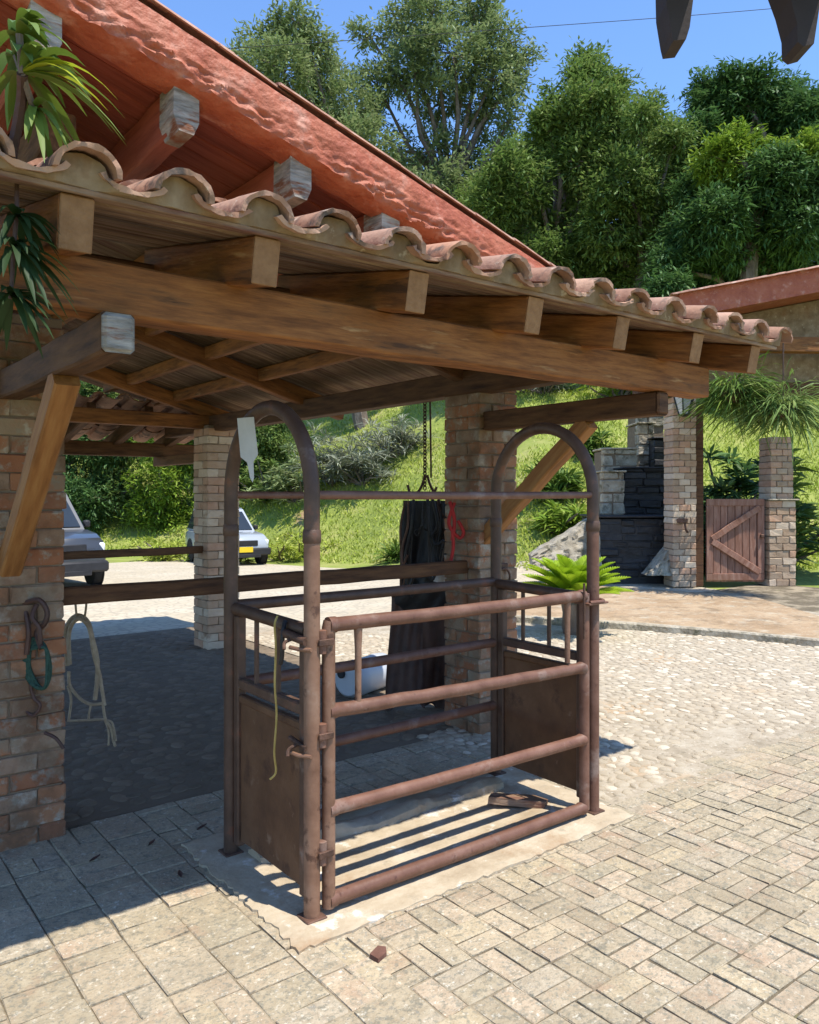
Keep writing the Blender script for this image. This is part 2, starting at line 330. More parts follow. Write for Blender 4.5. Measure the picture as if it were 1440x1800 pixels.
# ------------------------------------------------------------------ ground
def sst(a, b, x): t = np.clip((x-a)/(b-a), 0, 1); return t*t*(3-2*t)
def H(lat, d):
    lat = np.asarray(lat, float); d = np.asarray(d, float); t = lat/np.maximum(d, 2)
    left = 1-sst(-.10, .10, t)
    z = -.034*np.clip(d-9.5, 0, 20)*left
    d0 = np.interp(t, [-.6, -.25, -.05, .15, .3, .6], [30, 28.5, 23.0, 16.8, 16.0, 17.5])
    e = np.clip(d-d0, 0, None); rise = .46*(np.sqrt(e*e+1.2)-1.095)
    rise = 17*np.tanh(rise/17)
    rise += (np.sin(lat*.9+1)*np.cos(d*.7)*.16+np.sin(lat*.37-d*.3)*.3)*sst(0, 5, e)
    return z+rise
def hz(lat, d): return float(H(lat, d))
lat_a = np.concatenate([np.linspace(-300, -45, 16), np.linspace(-40, 40, 120), np.linspace(45, 300, 16)])
d_a = np.concatenate([np.linspace(-60, -2, 8), np.linspace(0, 60, 130), np.linspace(65, 400, 22)])
LA, DA = np.meshgrid(lat_a, d_a, indexing='ij'); Z = H(LA, DA)-.03
V = np.stack([RT[0]*LA+FW[0]*DA, RT[1]*LA+FW[1]*DA, Z], -1).reshape(-1, 3); nj = len(d_a)
ii, jj = np.meshgrid(np.arange(len(lat_a)-1), np.arange(nj-1), indexing='ij'); a = (ii*nj+jj).ravel()
g = npmesh('ground', V, np.stack([a, a+nj, a+nj+1, a+1], 1), m_hill); struct(g)
g.data.polygons.foreach_set('use_smooth', [True]*len(g.data.polygons))
def hole_sheet(name, poly, z, mat, drape=False, n=40):
    mb = MB()
    if drape:
        P = []
        for i in range(n+1):
            row = []
            for j in range(n+1):
                u, v = i/n, j/n; p = (1-u)*(1-v)*np.array(poly[0])+u*(1-v)*np.array(poly[1])+u*v*np.array(poly[2])+(1-u)*v*np.array(poly[3])
                l, d = LD(*p); row.append((p[0], p[1], hz(l, d)+z))
            P.append(row)
        mb.grid(P)
    else: mb.add([(p[0], p[1], z) for p in poly], [tuple(range(len(poly)))])
    return struct(part(name, mb, mat))
def wp(l, d): p = W(l, d); return (p.x, p.y)
hole_sheet('yard', [wp(-26, 3), wp(-7.6, 27.6), wp(4.0, 16.4), wp(9, 5)], -.012, m_ground, True)
hole_sheet('forecourt', [(-4, -3), (14, -3), (14, 7.4), (-4, 7.4)], .001, m_joint)
hole_sheet('cobble_bed', [(3.25, 2.45), (11, 2.45), (11, 7.2), (6.9, 7.2), (5.2, 8.3), (3.98, 9.0), (3.98, 4.1), (3.25, 4.1)], .008, m_cobmortar)
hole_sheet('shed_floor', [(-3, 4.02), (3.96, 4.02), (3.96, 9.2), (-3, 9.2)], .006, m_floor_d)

# pavers -------------------------------------------------------------
def inzone_slab(x, y, m=0): return 1.41-m < x < 3.30+m and 2.42-m < y < 3.50+m
PVL = []                                                  # (x, y, sx, sy)
a_, b_ = .186, .093
for i in range(-20, 70):                                  # woven bond: pairs of pavers at right angles
    for j in range(-20, 40):
        x0, y0 = i*a_, j*a_-.02
        if (i+j) % 2:
            for k in (0, 1): PVL.append((x0+a_/2, y0+b_*(k+.5), a_, b_))
        else:
            for k in (0, 1): PVL.append((x0+b_*(k+.5), y0+a_/2, b_, a_))
pv = []
for (x, y, sx, sy) in PVL:
    if not (-2.5 < x < 10 and -1.5 < y < 4): continue
    if x < 1.40: continue
    if x > 3.30 and y > 2.60+.06*math.sin(x*3): continue
    if inzone_slab(x, y, -.13): continue
    if 1.35 < x < 3.4 and y > 3.4: continue
    pv.append((x, y, sx, sy))
x = -2.2; rr = random.Random(3)
col = 0
while x < 3.75:                                           # left apron: long columns of slabs
    y = -1.2+rr.uniform(0, .2) if x < 1.38 else 3.42
    w = .21
    while y < 4.0:
        l = rr.choice([.105, .105, .16, .21]);
        if y+l > 4.01: l = 4.01-y
        if l > .04:
            if rr.random() < .3 and l > .15: pv.append((x+w*.25, y+l/2, w*.5, l)); pv.append((x+w*.75, y+l/2, w*.5, l))
            else: pv.append((x+w/2, y+l/2, w, l))
        y += l
    x += w
def inframe(x, y, z=0, mx=0, my=0):
    p = proj(x, y, z); return 0-mx < p[0] < 1440+mx and p[1] < 1810+my
vis = sorted([p for p in pv if inframe(p[0], p[1])], key=lambda p: -p[2]*p[3]/(LD(p[0], p[1])[1])**2)
near = vis[:300]; ns_ = set(near); far = [p for p in pv if p not in ns_]
pave = struct(part('pavement', MB().add([(-2.5, -1.5, .005), (3.7, -1.5, .005), (3.7, 4.02, .005), (-2.5, 4.02, .005)], [(0, 1, 2, 3)]), m_joint))
pm = {}
for (x, y, sx, sy) in near:
    k = (round(sx, 3), round(sy, 3), random.randrange(9))
    if k not in pm:
        j = .0034; mb = MB(); mb.cbox((-sx/2+j, -sy/2+j, -.03), (sx/2-j, sy/2-j, .012), .0035)
        mb.v = [(v[0]+random.uniform(-.0032, .0032), v[1]+random.uniform(-.0032, .0032), v[2]-max(0, random.gauss(0, .002))) for v in mb.v]
        pm[k] = mb.mesh('paver', m_paver)
    mw = Matrix.Translation((x, y, random.uniform(-.0035, .002))) @ Matrix.Rotation(random.gauss(0, .008), 4, 'X') @ Matrix.Rotation(random.gauss(0, .008), 4, 'Y') @ Matrix.Rotation(random.gauss(0, .008), 4, 'Z')
    link('paver', pm[k], pave, mw)
mb = MB()
for (x, y, sx, sy) in far:
    j = .0032; mb.cbox((x-sx/2+j, y-sy/2+j, -.03), (x+sx/2-j, y+sy/2-j, .012+random.uniform(-.003, .002)), .004)
o = part('distant_pavers', mb, m_paver_s, pave); o['kind'] = 'stuff'

# cobbles --------------------------------------------------------------
def stone_pts(seed, n=9):
    r = random.Random(seed); V = [(0, 0, 1)]; F = []
    rad = [r.uniform(.82, 1.1) for _ in range(n)]
    for (rr_, zz) in ((.55, .86), (.9, .45), (1.0, -.2)):
        for j in range(n): a = 2*PI*j/n; V.append((rad[j]*rr_*math.cos(a), rad[j]*rr_*math.sin(a), zz))
    for j in range(n): F.append((0, 1+j, 1+(j+1) % n))
    for k in range(2):
        for j in range(n): a = 1+k*n+j; b = 1+k*n+(j+1) % n; F.append((a, a+n, b+n, b))
    return V, F
STN = [stone_pts(s) for s in range(6)]
def scatter(x0, x1, y0, y1, step, ok, seed):
    r = random.Random(seed); out = []; j = 0; y = y0
    while y < y1:
        x = x0+(step*.5 if j % 2 else 0)
        while x < x1:
            px_, py_ = x+r.uniform(-.28, .28)*step, y+r.uniform(-.28, .28)*step
            if ok(px_, py_): out.append((px_, py_, step*r.uniform(.36, .56), r.uniform(0, PI), r.uniform(.7, 1.3), r.randrange(6)))
            x += step
        y += step*.87; j += 1
    return out
def cob_ok(x, y):
    if y < 2.62+.06*math.sin(x*3)+.05: return False
    if x < 4.0 and y > 4.1: return False
    if inzone_slab(x, y, .04): return False
    l, d = LD(x, y)
    if d > 9.15+.25*l*.2 or not (-200 < proj(x, y, 0)[0] < 1700): return False
    n = math.sin(x*2.1+y*1.3)+math.sin(x*.9-y*2.7)
    if y < 2.95 and n > .75: return False
    return True
cobs = scatter(3.3, 9.5, 2.66, 9.5, .082, cob_ok, 5)
def cob_vis(c): q = proj(c[0], c[1], 0); return 1000 < q[0] < 1440 and q[1] < 1700
cv = sorted([c for c in cobs if cob_vis(c)], key=lambda c: -c[2]**2/LD(c[0], c[1])[1]**3)[:300]; cs = set(cv)
yard = bpy.data.objects['cobble_bed']
sm = [MB().add(v, f).mesh('cobble', m_cob, True) for v, f in STN]
for (x, y, r, a, e, k) in cv:
    link('cobble', sm[k], yard, Matrix.Translation((x, y, .008)) @ Matrix.Rotation(a, 4, 'Z') @ Matrix.Diagonal((r*e, r/e, .009+.005*(k % 3)/2, 1)))
def cobmesh(name, lst, mat, parent, z, hh):
    mb = MB()
    for (x, y, r, a, e, k) in lst:
        ca, sa = math.cos(a), math.sin(a); V, F = STN[k]
        mb.add([(x+(vx*r*e)*ca-(vy*r/e)*sa, y+(vx*r*e)*sa+(vy*r/e)*ca, z+vz*hh*(.7+.2*k/3)) for vx, vy, vz in V], F)
    o = link(name, mb.mesh(name, mat, True), parent, Matrix.Identity(4)); o['kind'] = 'stuff'; return o
cobmesh('distant_cobbles', [c for c in cobs if c not in cs], m_cob_s, yard, .008, .011)
fl = bpy.data.objects['shed_floor']
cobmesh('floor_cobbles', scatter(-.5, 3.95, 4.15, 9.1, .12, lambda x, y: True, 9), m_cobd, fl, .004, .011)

# slab under the crush, kerb, dirt strip -----------------------------------
mb = MB(); P = []
xs = np.linspace(1.405, 3.30, 60); ys = np.linspace(2.415, 3.48, 40)
for i, x in enumerate(xs):
    row = []
    for j, y in enumerate(ys):
        edge = min(i, j, len(xs)-1-i, len(ys)-1-j)
        jx = (random.uniform(-.012, .012) if edge == 0 else 0); z = .023+random.uniform(-.0015, .0015)-(.005 if edge == 0 else 0)
        if 1.6 < x < 3.05 and 2.66 < y < 3.15: z -= .008
        row.append((x+jx, y+jx*.8, z))
    P.append(row)
mb.grid(P); n0 = len(mb.v)
ring = [P[i][0] for i in range(len(xs))]+[P[-1][j] for j in range(1, len(ys))]+[P[i][-1] for i in range(len(xs)-2, -1, -1)]+[P[0][j] for j in range(len(ys)-2, 0, -1)]
k = len(ring); mb.add(ring+[(p[0], p[1], -.03) for p in ring], [(i, (i+1) % k, (i+1) % k+k, i+k) for i in range(k)])
struct(part('concrete_slab', mb, m_conc, smooth=True))
P = []
for i in range(60):                                       # rough mortar kerb along the back of the crush floor
    x = 1.60+1.46*i/59; w0 = .055+.016*math.sin(x*9)+random.uniform(-.006, .006); hh = .035+.012*math.sin(x*13+1)+random.uniform(-.005, .005)
    P.append([(x, 3.14-w0, .012), (x, 3.14-w0*.8, .02+hh*.6), (x, 3.14-w0*.3, .02+hh), (x, 3.14+w0*.4, .02+hh*.95), (x, 3.14+w0*.9, .02+hh*.5), (x, 3.14+w0, .012)])
mb = MB(); mb.grid(P); mb.add(P[0]+P[-1], [(0, 1, 2, 3, 4, 5), (6, 7, 8, 9, 10, 11)]); struct(part('floor_kerb', mb, m_conc, smooth=True))
# kerb between cobbles and dirt strip (runs across the yard on the right)
kp = [at(905, 1094, 10), at(1000, 1100, 9.74), at(1120, 1108, 9.41), at(1260, 1120, 8.96), at(1440, 1138, 8.36), at(1600, 1156, 7.83)]
kl = [LD(p.x, p.y) for p in kp]; mb = MB(); prof = [(-.07, -.03), (-.065, .075), (-.045, .09), (.05, .09), (.07, .075), (.07, -.03)]
V = []; F = []
for (l, d) in kl:
    for (u, z) in prof: q = W(l, d+u); V.append((q.x, q.y, z))
for i in range(len(kl)-1):
    for j in range(5): F.append((i*6+j, i*6+j+1, (i+1)*6+j+1, (i+1)*6+j))
mb.add(V, F); struct(part('kerb', mb, m_stone))
mb = MB(); mb.grid([[W(l, d+.05, .075), W(l+(.9 if l > 2 else .1)*.3, d+2.0, .07), W(l+.3, d+4.2, .06)] for (l, d) in kl]); struct(part('dirt_strip', mb, m_dirt))

# ------------------------------------------------------------------ shed (timber and brick) -------------------------------
shed = thing('timber_shed', 'open timber shed with brick columns, clay tiled eave and red plastered gable above', 'shed', (3.6, 3.85, 0))
def brick_column(parent, name, x0, y0, s, h, course, mat, wob=.004, label=None):
    t = s/3; core = MB().cbox((x0+.012, y0+.012, 0), (x0+s-.012, y0+s-.012, h), .004)
    c = part(name, core, m_mortar, parent, pivot=(x0, y0, 0))
    if label: c['label'] = label
    key = (name, s, course, mat.name); j = .006
    if key not in BM:
        ms = []
        for q in range(3):
            mb = MB().cbox((-s/3+j/2, -t/2, -course/2+j/2), (s/3-j/2, t/2, course/2-j/2), .006)
            mb.v = [tuple(a+random.uniform(-wob, wob) for a in v) for v in mb.v]; ms.append(mb.mesh('brick', mat))
        BM[key] = ms
    n = int(h/course)
    for k in range(n):
        z = (k+.5)*course; f = k % 2
        spots = [(s/3, t/2, 0), (s-t/2, s/3, 90), (2*s/3, s-t/2, 0), (t/2, 2*s/3, 90)] if not f else [(2*s/3, t/2, 0), (s-t/2, 2*s/3, 90), (s/3, s-t/2, 0), (t/2, s/3, 90)]
        for (u, v, r) in spots:
            link('brick', random.choice(BM[key]), c, Matrix.Translation((x0+u+random.uniform(-wob, wob), y0+v+random.uniform(-wob, wob), z)) @ Matrix.Rotation(math.radians(r+random.choice((0, 180))+random.gauss(0, .5)), 4, 'Z'))
    return c
BM = {}
brick_column(shed, 'column', 3.60, 3.86, .36, 2.42, .085, m_brick)
brick_column(shed, 'column', .665, 3.92, .36, 2.42, .085, m_brick)
brick_column(shed, 'column', 3.40, 7.72, .36, 2.32, .085, m_brick2)
brick_column(shed, 'column', .65, 7.72, .36, 2.32, .085, m_brick2)
def zr(x): return 2.53+.27*(3.6-x)                        # underside of the high roof
# brackets, braces
for x, ye in ((.79, 2.455), (3.69, 2.535)):
    b = beam('bracket_beam', (x, 4.1, 2.09), (x, ye, 2.09), .10, .125, m_wooddark, shed)
    part('beam_end', MB().cbox((x-.049, ye-.02, 2.03), (x+.049, ye-.0002, 2.15), .012), m_grey if x < 1 else m_wooddark, b, pivot=(x, ye, 2.09))
    beam('brace', (x, 3.02, 2.03), (x, 3.95, 1.27), .09, .10, m_orange, shed)
beam('front_beam', (-.9, 2.56, 2.235), (4.08, 2.56, 2.235), .13, .165, m_wood, shed, wob=.006, seg=16)
beam('rear_beam', (-.9, 9.35, 2.13), (4.05, 9.35, 2.13), .12, .16, m_wooddark, shed)
for x in (.79, 3.52): beam('bracket_beam', (x, 7.9, 2.0), (x, 9.45, 2.0), .10, .11, m_wooddark, shed)
# wall plates and rafters of the high roof
beam('wall_plate', (3.68, 2.96, 2.36), (3.50, 9.0, 2.34), .13, .16, m_wooddark, shed, seg=10)
beam('wall_plate', (.84, 3.3, 3.02), (.82, 8.9, 3.02), .13, .16, m_wooddark, shed, seg=10)
part('post', MB().cbox((.80, 4.03, 2.42), (.96, 4.17, 2.95), .01), m_wood, shed, pivot=(.88, 4.1, 2.42))
part('post', MB().cbox((.76, 7.82, 2.32), (.92, 7.96, 2.95), .01), m_wood, shed, pivot=(.84, 7.9, 2.32))
beam('ceiling_tie', (-.9, 7.9, 2.36), (3.75, 7.9, 2.36), .12, .14, m_wood, shed)
for y in (4.05, 6.05, 7.9):
    beam('roof_rafter', (-1.2, y, zr(-1.2)-.09), (3.95, y, zr(3.95)-.09), .09, .14, m_wood if y > 5 else m_wooddark, shed, seg=10)
for x in (.20, .70, 1.20, 1.70, 2.17, 2.65, 3.12):
    p = beam('purlin_tail', (x, 3.02, zr(x)-.095), (x, 4.0, zr(x)-.095), .085, .185, m_redboard, shed)
    beam('purlin', (x, 4.0, zr(x)-.055), (x, 8.6, zr(x)-.055), .06, .105, m_wood, shed, seg=10)
    mb = MB(); poly = [(x-.05, zr(x)-.012), (x-.052, zr(x)-.14), (x-.03, zr(x)-.196), (x+.028, zr(x)-.20), (x+.05, zr(x)-.15), (x+.05, zr(x)-.012)]
    mb.prism(poly, 2.915, 3.06, 1); part('purlin_end', mb, m_grey, p, pivot=(x, 3.0, zr(x)-.08))
y = 2.97; k = 0
while y < 8.9:                                            # boards under the high roof, laid down the slope
    w = random.uniform(.125, .15)
    beam('soffit_board', (-1.3, y+w/2, zr(-1.3)+.011), (4.0, y+w/2, zr(4.0)+.011), w-.006, .02, m_redboard if y < 4.2 else m_board, shed, wob=.0015, c=.003, seg=5)
    y += w
# red plastered verge with trowelled relief
nu, nv = 300, 26; P = []; x0, x1 = -1.3, 4.02
ph = np.random.default_rng(4).uniform(0, 6, 24)
def relief(u, v):
    s = 0
    for i in range(8):
        fx, fz = 17+12*i, 18+14*((i*5) % 7); s += math.sin(u*fx+ph[i]+2.2*math.sin(v*fz*.7+ph[i+8]))*math.cos(v*fz-u*6+ph[i+16])/(1+.35*i)
    return s
for i in range(nu+1):
    x = x0+(x1-x0)*i/nu; row = []
    b = zr(x)-.05; T = .21
    prof = [(3.0, -.0), (2.93, -.002), (2.885, .012)]
    for (yy, zz) in prof: row.append((x, yy, b+zz+.004*math.sin(x*31+yy*20)))
    for j in range(1, nv):
        v = j/nv; z = b+.012+(T-.012)*v; amt = .013*math.exp(-((v-.20)/.28)**2)*(.45+.55*math.sin(x*3.1+1)**2)+.0012
        row.append((x, 2.87-.012*math.sin(v*PI)-amt*relief(x, z), z))
    row.append((x, 2.90, b+T+.004)); row.append((x, 3.05, b+T+.004))
    P.append(row)
mb = MB(); mb.grid(P); vg = part('plastered_verge', mb, m_redplaster, shed, smooth=True, pivot=(2, 2.9, 2.9))
mb = MB(); A = [(-1.3, 2.99, zr(-1.3)+.024), (4.02, 2.99, zr(4.02)+.024), (4.02, 8.95, zr(4.02)+.024), (-1.3, 8.95, zr(-1.3)+.024)]
mb.add(A+[(p[0], p[1], p[2]+.12) for p in A], [(0, 1, 2, 3), (7, 6, 5, 4), (0, 4, 5, 1), (1, 5, 6, 2), (2, 6, 7, 3), (3, 7, 4, 0)]); part('roof_deck', mb, m_mortar, shed, pivot=(2, 5, 2.9))

def tile_mesh(L, wa, wb, ha, hb, t, flip, n=10, seed=0, cut=0):  # barrel tile along local y, wide end at y=0
    r = random.Random(seed); mb = MB(); V = []; rows = 4
    for k in range(rows+1):
        u = k/rows; w = wa+(wb-wa)*u; h = ha+(hb-ha)*u
        for lay in (0, 1):
            for j in range(n+1):
                a = cut+(PI-2*cut)*j/n; ww = w-(t if lay else 0); hh = h-(t if lay else 0); jit = r.uniform(-.0025, .0025)
                x, z = ww*math.cos(a), hh*math.sin(a)+jit
                V.append((x, L*u+(r.uniform(-.006, .006) if k in (0, rows) else 0), -z if flip else z))
    q = 2*(n+1); F = []
    for k in range(rows):
        for j in range(n):
            a = k*q+j; F.append((a, a+1, a+q+1, a+q)); a += n+1; F.append((a, a+q, a+q+1, a+1))
        for j in (0, n): a = k*q+j; F.append((a, a+q, a+q+n+1, a+n+1))
    for k in (0, rows):
        for j in range(n): a = k*q+j; F.append((a, a+n+1, a+n+2, a+1))
    return mb.add(V, F)
T_cov = [tile_mesh(.46, .090, .078, .076, .062, .015, False, n=14, seed=s).mesh('cover_tile', m_tile, True) for s in range(4)]
T_cha = [tile_mesh(.46, .104, .114, .060, .064, .015, True, n=12, seed=s+9, cut=.42).mesh('channel_tile', m_tile, True) for s in range(4)]
T_edge = [tile_mesh(.42, .10, .085, .06, .05, .014, False, seed=s+20).mesh('roof_tile', m_tiledark, True) for s in range(3)]
def zc0(u): return 2.273+.2*u                              # rafter underside of the low eave, u = metres in from the rafter ends
def canopy(Y0, s, xs_raf, xa, xb, front):
    zc = zc0 if front else (lambda u: zc0(u)-.19)
    def Yf(u): return Y0+s*u
    for x in xs_raf:
        r = beam('eave_rafter', (x, Yf(0), zc(0)+.075), (x, Yf(.98 if front else 1.5), zc(.98 if front else 1.5)+.075), .093, .15, m_wooddark if not front else m_wood, shed, wob=.002)
        if front: link('rafter_end', MB().cbox((-.006, -.0455, -.074), (-.0004, .0455, .074), .003).mesh('rafter_end', m_woodend), r, WM[r.name])
    if front:
        u = -.045
        while u < .95:
            w = random.uniform(.07, .085); z = zc(u+w/2)+.162
            beam('eave_board', (xa, Yf(u+w/2), z), (xb-.02, Yf(u+w/2), z), w-.012, .018, m_board, shed, wob=.0015, c=.003, seg=8, up=(0, -.2, 1))
            u += w
        # mortar bedding that follows the wave of the tiles
        mb = MB(); N = 500; rows = []
        for i in range(N+1):
            x = xa+(xb-xa-.01)*i/N; dx = abs((x-.63+.134) % .268-.134); e_ = .134-dx; zch = .062-.060*math.sqrt(max(0, 1-(e_/.104)**2))-.003; zco = .022+.056*math.sqrt(max(0, 1-(dx/.078)**2)); kk = min(1, max(0, (dx-.055)/.022))
            top = zc(-.07)+.185+zco*(1-kk)+zch*kk; lo = zc(-.05)+.172; jb = .004*math.sin(x*41)+.003*math.sin(x*97)
            rows.append([(x, Yf(.06), lo), (x, Yf(-.045)+jb, lo+.002), (x, Yf(-.056)+jb, (lo+top)/2), (x, Yf(-.060)+jb, top), (x, Yf(.06), top+.01)])
        mb.grid(rows); part('mortar_bedding', mb, m_plaster, shed, smooth=True, pivot=(2, 2.3, 2.45))
    pitch = .268; i0 = int((xa-.63)/pitch)-1; sl_ = math.atan(.2)
    base = lambda u: zc(u)+.185
    for i in range(i0, 40):
        xc = .63+pitch*i
        for k in range(3 if front else 4):
            u = -.10+k*.37
            for kind, xx in (('c', xc), ('h', xc+pitch/2)):
                if xx < xa-.05 or xx > xb+.03: continue
                z = base(u)+(.022 if kind == 'c' else .062)+random.uniform(-.004, .004)+(.008 if k else 0)
                yj = random.uniform(-.014, .014)+(0 if kind == 'c' else .010)
                mw = Matrix.Translation((xx+random.uniform(-.006, .006), Yf(u)+s*yj, z)) @ Matrix.Rotation(0 if s > 0 else PI, 4, 'Z') @ Matrix.Rotation(sl_, 4, 'X') @ Matrix.Rotation(random.gauss(0, .02), 4, 'Z') @ Matrix.Rotation(random.gauss(0, .03), 4, 'Y')
                link('cover_tile' if kind == 'c' else 'channel_tile', random.choice(T_cov if kind == 'c' else T_cha), shed, mw)
RX = [.03, .628, 1.21, 1.83, 2.453, 3.036, 3.648, 4.206]
canopy(2.30, 1, RX, -.7, 4.41, True)
canopy(9.75, -1, [x-.05 for x in RX], -.7, 4.3, False)
beam('ledger', (-.7, 3.2, 2.47), (3.2, 3.2, 2.47), .08, .12, m_wooddark, shed)
for i in range(20):                                       # tiles along the top of the red verge
    x = -1.25+i*.27
    for k in range(2):
        link('roof_tile', random.choice(T_edge), shed, Matrix.Translation((x+.13, 2.955+.19*k, zr(x)+.152+random.uniform(-.004, .006))) @ Matrix.Rotation(math.atan(.27), 4, 'Y') @ Matrix.Rotation(-PI/2+random.gauss(0, .02), 4, 'Z') @ Matrix.Diagonal((.85, .85, .55, 1)))
# rails between the columns
beam('rail', (.98, 4.0, 1.115), (3.66, 4.0, 1.115), .06, .085, m_wooddark, shed, wob=.004, seg=10)
beam('rail', (.9, 7.86, 1.03), (3.44, 7.86, 1.03), .06, .075, m_wooddark, shed, wob=.004, seg=10)

# ------------------------------------------------------------------ cattle crush ------------------------------------------
X0, X1, Y0, Y1 = 1.545, 3.17, 2.57, 3.26
crush = thing('cattle_crush', 'brown steel cattle crush with two tall arches standing on a concrete slab', 'cattle crush', ((X0+X1)/2, (Y0+Y1)/2, .02))
R = .031; PC = (X0, Y0, .02)
for X in (X0, X1):
    r = (Y1-Y0)/2; yc = (Y0+Y1)/2; pts = [(X, Y0, 1.44), (X, Y0, 1.6)]+[(X, yc-r*math.cos(a), 1.6+r*1.03*math.sin(a)) for a in np.linspace(0.12, PI-.12, 22)]+[(X, Y1, 1.6), (X, Y1, 1.44)]
    arch = part('arch', MB().tube(pts, R*.98, 14), m_arch, crush, True, pivot=(X, yc, 1.6))
    for Y in (Y0, Y1):
        p = part('post', MB().tube([(X, Y, .02), (X, Y, .5), (X, Y, 1.0), (X, Y, 1.45)], R, 16), m_postlit if (X == X0 and Y == Y0) else (m_pipe if X == X1 and Y == Y0 else m_arch), crush, True, pivot=(X, Y, .02))
        part('weld_sleeve', MB().lathe([(R*.9, -.03), (R*1.12, -.022), (R*1.15, 0), (R*1.1, .02), (R*.9, .03)], 14, (X, Y, 1.445)), m_arch, p, True, pivot=(X, Y, 1.44))
        part('base_plate', MB().cbox((X-.043, Y-.043, .021), (X+.043, Y+.043, .03), .003), m_iron, p, pivot=(X, Y, .02))
for Y in (Y0, Y1):
    part('top_bar', MB().tube([(X0, Y, 1.6), ((X0+X1)/2, Y, 1.597), (X1, Y, 1.6)], .0175, 10), m_pipe, crush, True, pivot=((X0+X1)/2, Y, 1.6))
for i, z in enumerate((1.11, .765, .41, .075)):
    part('back_rail', MB().tube([(X0+.02, Y1, z), ((X0+X1)/2, Y1, z-.003), (X1-.02, Y1, z)], .026, 12), m_pipe if i else m_arch, crush, True, pivot=((X0+X1)/2, Y1, z))
# side gate towards the yard
GX0, GX1, GY = 1.612, 3.092, 2.56
gate = part('side_gate', MB().tube([(GX0, GY, .045), (GX0, GY, .5), (GX0, GY, 1.10), (GX0+.006, GY, 1.122)], .0255, 14), m_postlit, crush, True, pivot=(GX0, GY, .04))
part('stile', MB().tube([(GX1, GY, .055), (GX1, GY, .6), (GX1, GY, 1.115)], .0255, 14), m_pipe, gate, True, pivot=(GX1, GY, .05))
for (za, zb, r) in ((1.108, 1.104, .0275), (.782, .752, .027), (.412, .398, .0275), (.07, .062, .0275)):
    rp = [(GX0-.004, GY, za), (GX0+.030, GY, za), (GX0+.034, GY, za)]+[(GX0+(GX1-GX0)*u, GY+random.gauss(0, .0007), za+(zb-za)*u-.004*math.sin(PI*u)+random.gauss(0, .0007)) for u in np.linspace(.08, .93, 12)]+[(GX1-.036, GY, zb), (GX1-.031, GY, zb), (GX1-.008, GY, zb)]
    part('rail', MB().tube(rp, [r*1.13, r*1.13]+[r]*14+[r*1.13, r*1.13], 14), m_pipe, gate, True, pivot=((GX0+GX1)/2, GY, za))
for x in (GX0+.135, GX1-.125):
    part('spacer_bar', MB().tube([(x, GY, .79), (x, GY, 1.0), (x, GY, 1.085)], [.013, .014, .018], 10), m_postlit, gate, True, pivot=(x, GY, .8))
for z in (1.05, .70, .26):
    h = part('hinge', MB().lathe([(.012, -.045), (.0185, -.043), (.0185, .043), (.012, .045)], 10, (GX0-.034, GY-.008, z)), m_pipe, gate, True, pivot=(GX0-.03, GY, z))
    part('hinge_leaf', MB().cbox((GX0-.06, GY-.034, z-.012), (GX0+.004, GY-.022, z+.012), .002), m_iron, h, pivot=(GX0-.03, GY, z))
# latch at the far stile: collar round the post and a pin
lt = part('latch_collar', MB().tube(spline([(X1-.09, GY-.045, 1.075), (X1, GY-.05, 1.075), (X1+.045, GY, 1.075), (X1, GY+.06, 1.075), (X1-.09, GY+.05, 1.075)], 6), .009, 8), m_pipe, gate, True, pivot=(X1, GY, 1.07))
part('latch_plate', MB().cbox((X1-.10, GY-.052, 1.062), (X1+.045, GY+.05, 1.072), .002), m_pipe, lt, pivot=(X1, GY, 1.07))
part('latch_pin', MB().tube([(X1-.115, GY-.03, 1.17), (X1-.115, GY-.03, .90)], .006, 8), m_iron, lt, True, pivot=(X1, GY, 1.07))
# end doors
def end_door(X, mframe, name):
    d = part(name, MB().tube([(X, Y0+.045, 1.085), (X, (Y0+Y1)/2, 1.092), (X, Y1-.03, 1.10)], .027, 12), mframe, crush, True, pivot=(X, (Y0+Y1)/2, .1))
    for y in (Y0+.062, Y1-.065): part('stile', MB().cbox((X-.021, y-.021, .075), (X+.021, y+.021, 1.075), .006), mframe, d, pivot=(X, y, .1))
    part('middle_rail', MB().cbox((X-.022, Y0+.084, .762), (X+.022, Y1-.087, .806), .006), mframe, d, pivot=(X, 2.9, .78))
    part('lower_rail', MB().cbox((X-.018, Y0+.084, .70), (X+.018, Y1-.087, .735), .006), m_sheet, d, pivot=(X, 2.9, .72))
    part('sheet_panel', MB().cbox((X-.006, Y0+.084, .10), (X+.006, Y1-.087, .70), .002), m_sheet, d, pivot=(X, 2.9, .4))
    for k in (1, 2):
        y = Y0+.062+(Y1-Y0-.127)*k/3+.03; part('window_bar', MB().tube([(X, y, .80), (X, y, 1.075)], .011, 8), mframe, d, True, pivot=(X, y, .8))
    return d
da = end_door(X0+.012, m_arch, 'end_door'); db = end_door(X1-.012, m_arch, 'end_door')
# bolts on the near end door
for z, l in ((1.055, .17), (.66, .11)):
    b = part('slide_bolt', MB().tube([(X0-.028, Y0-.01, z), (X0-.030, Y0+l, z+.012)], .017 if z > 1 else .010, 10), m_iron, da, True, pivot=(X0, Y0, z))
    part('bolt_handle', MB().tube(spline([(X0-.03, Y0+l*.5, z), (X0-.065, Y0+l*.52, z-.012), (X0-.075, Y0+l*.45, z-.035)], 4), .007, 8), m_iron, b, True, pivot=(X0, Y0, z))
    part('bolt_keeper', MB().tube([(X0-.02, Y0-.03, z-.028), (X0-.045, Y0+.02, z-.03), (X0-.05, Y0+.075, z-.03)], .008, 8), m_postlit, b, True, pivot=(X0, Y0, z))

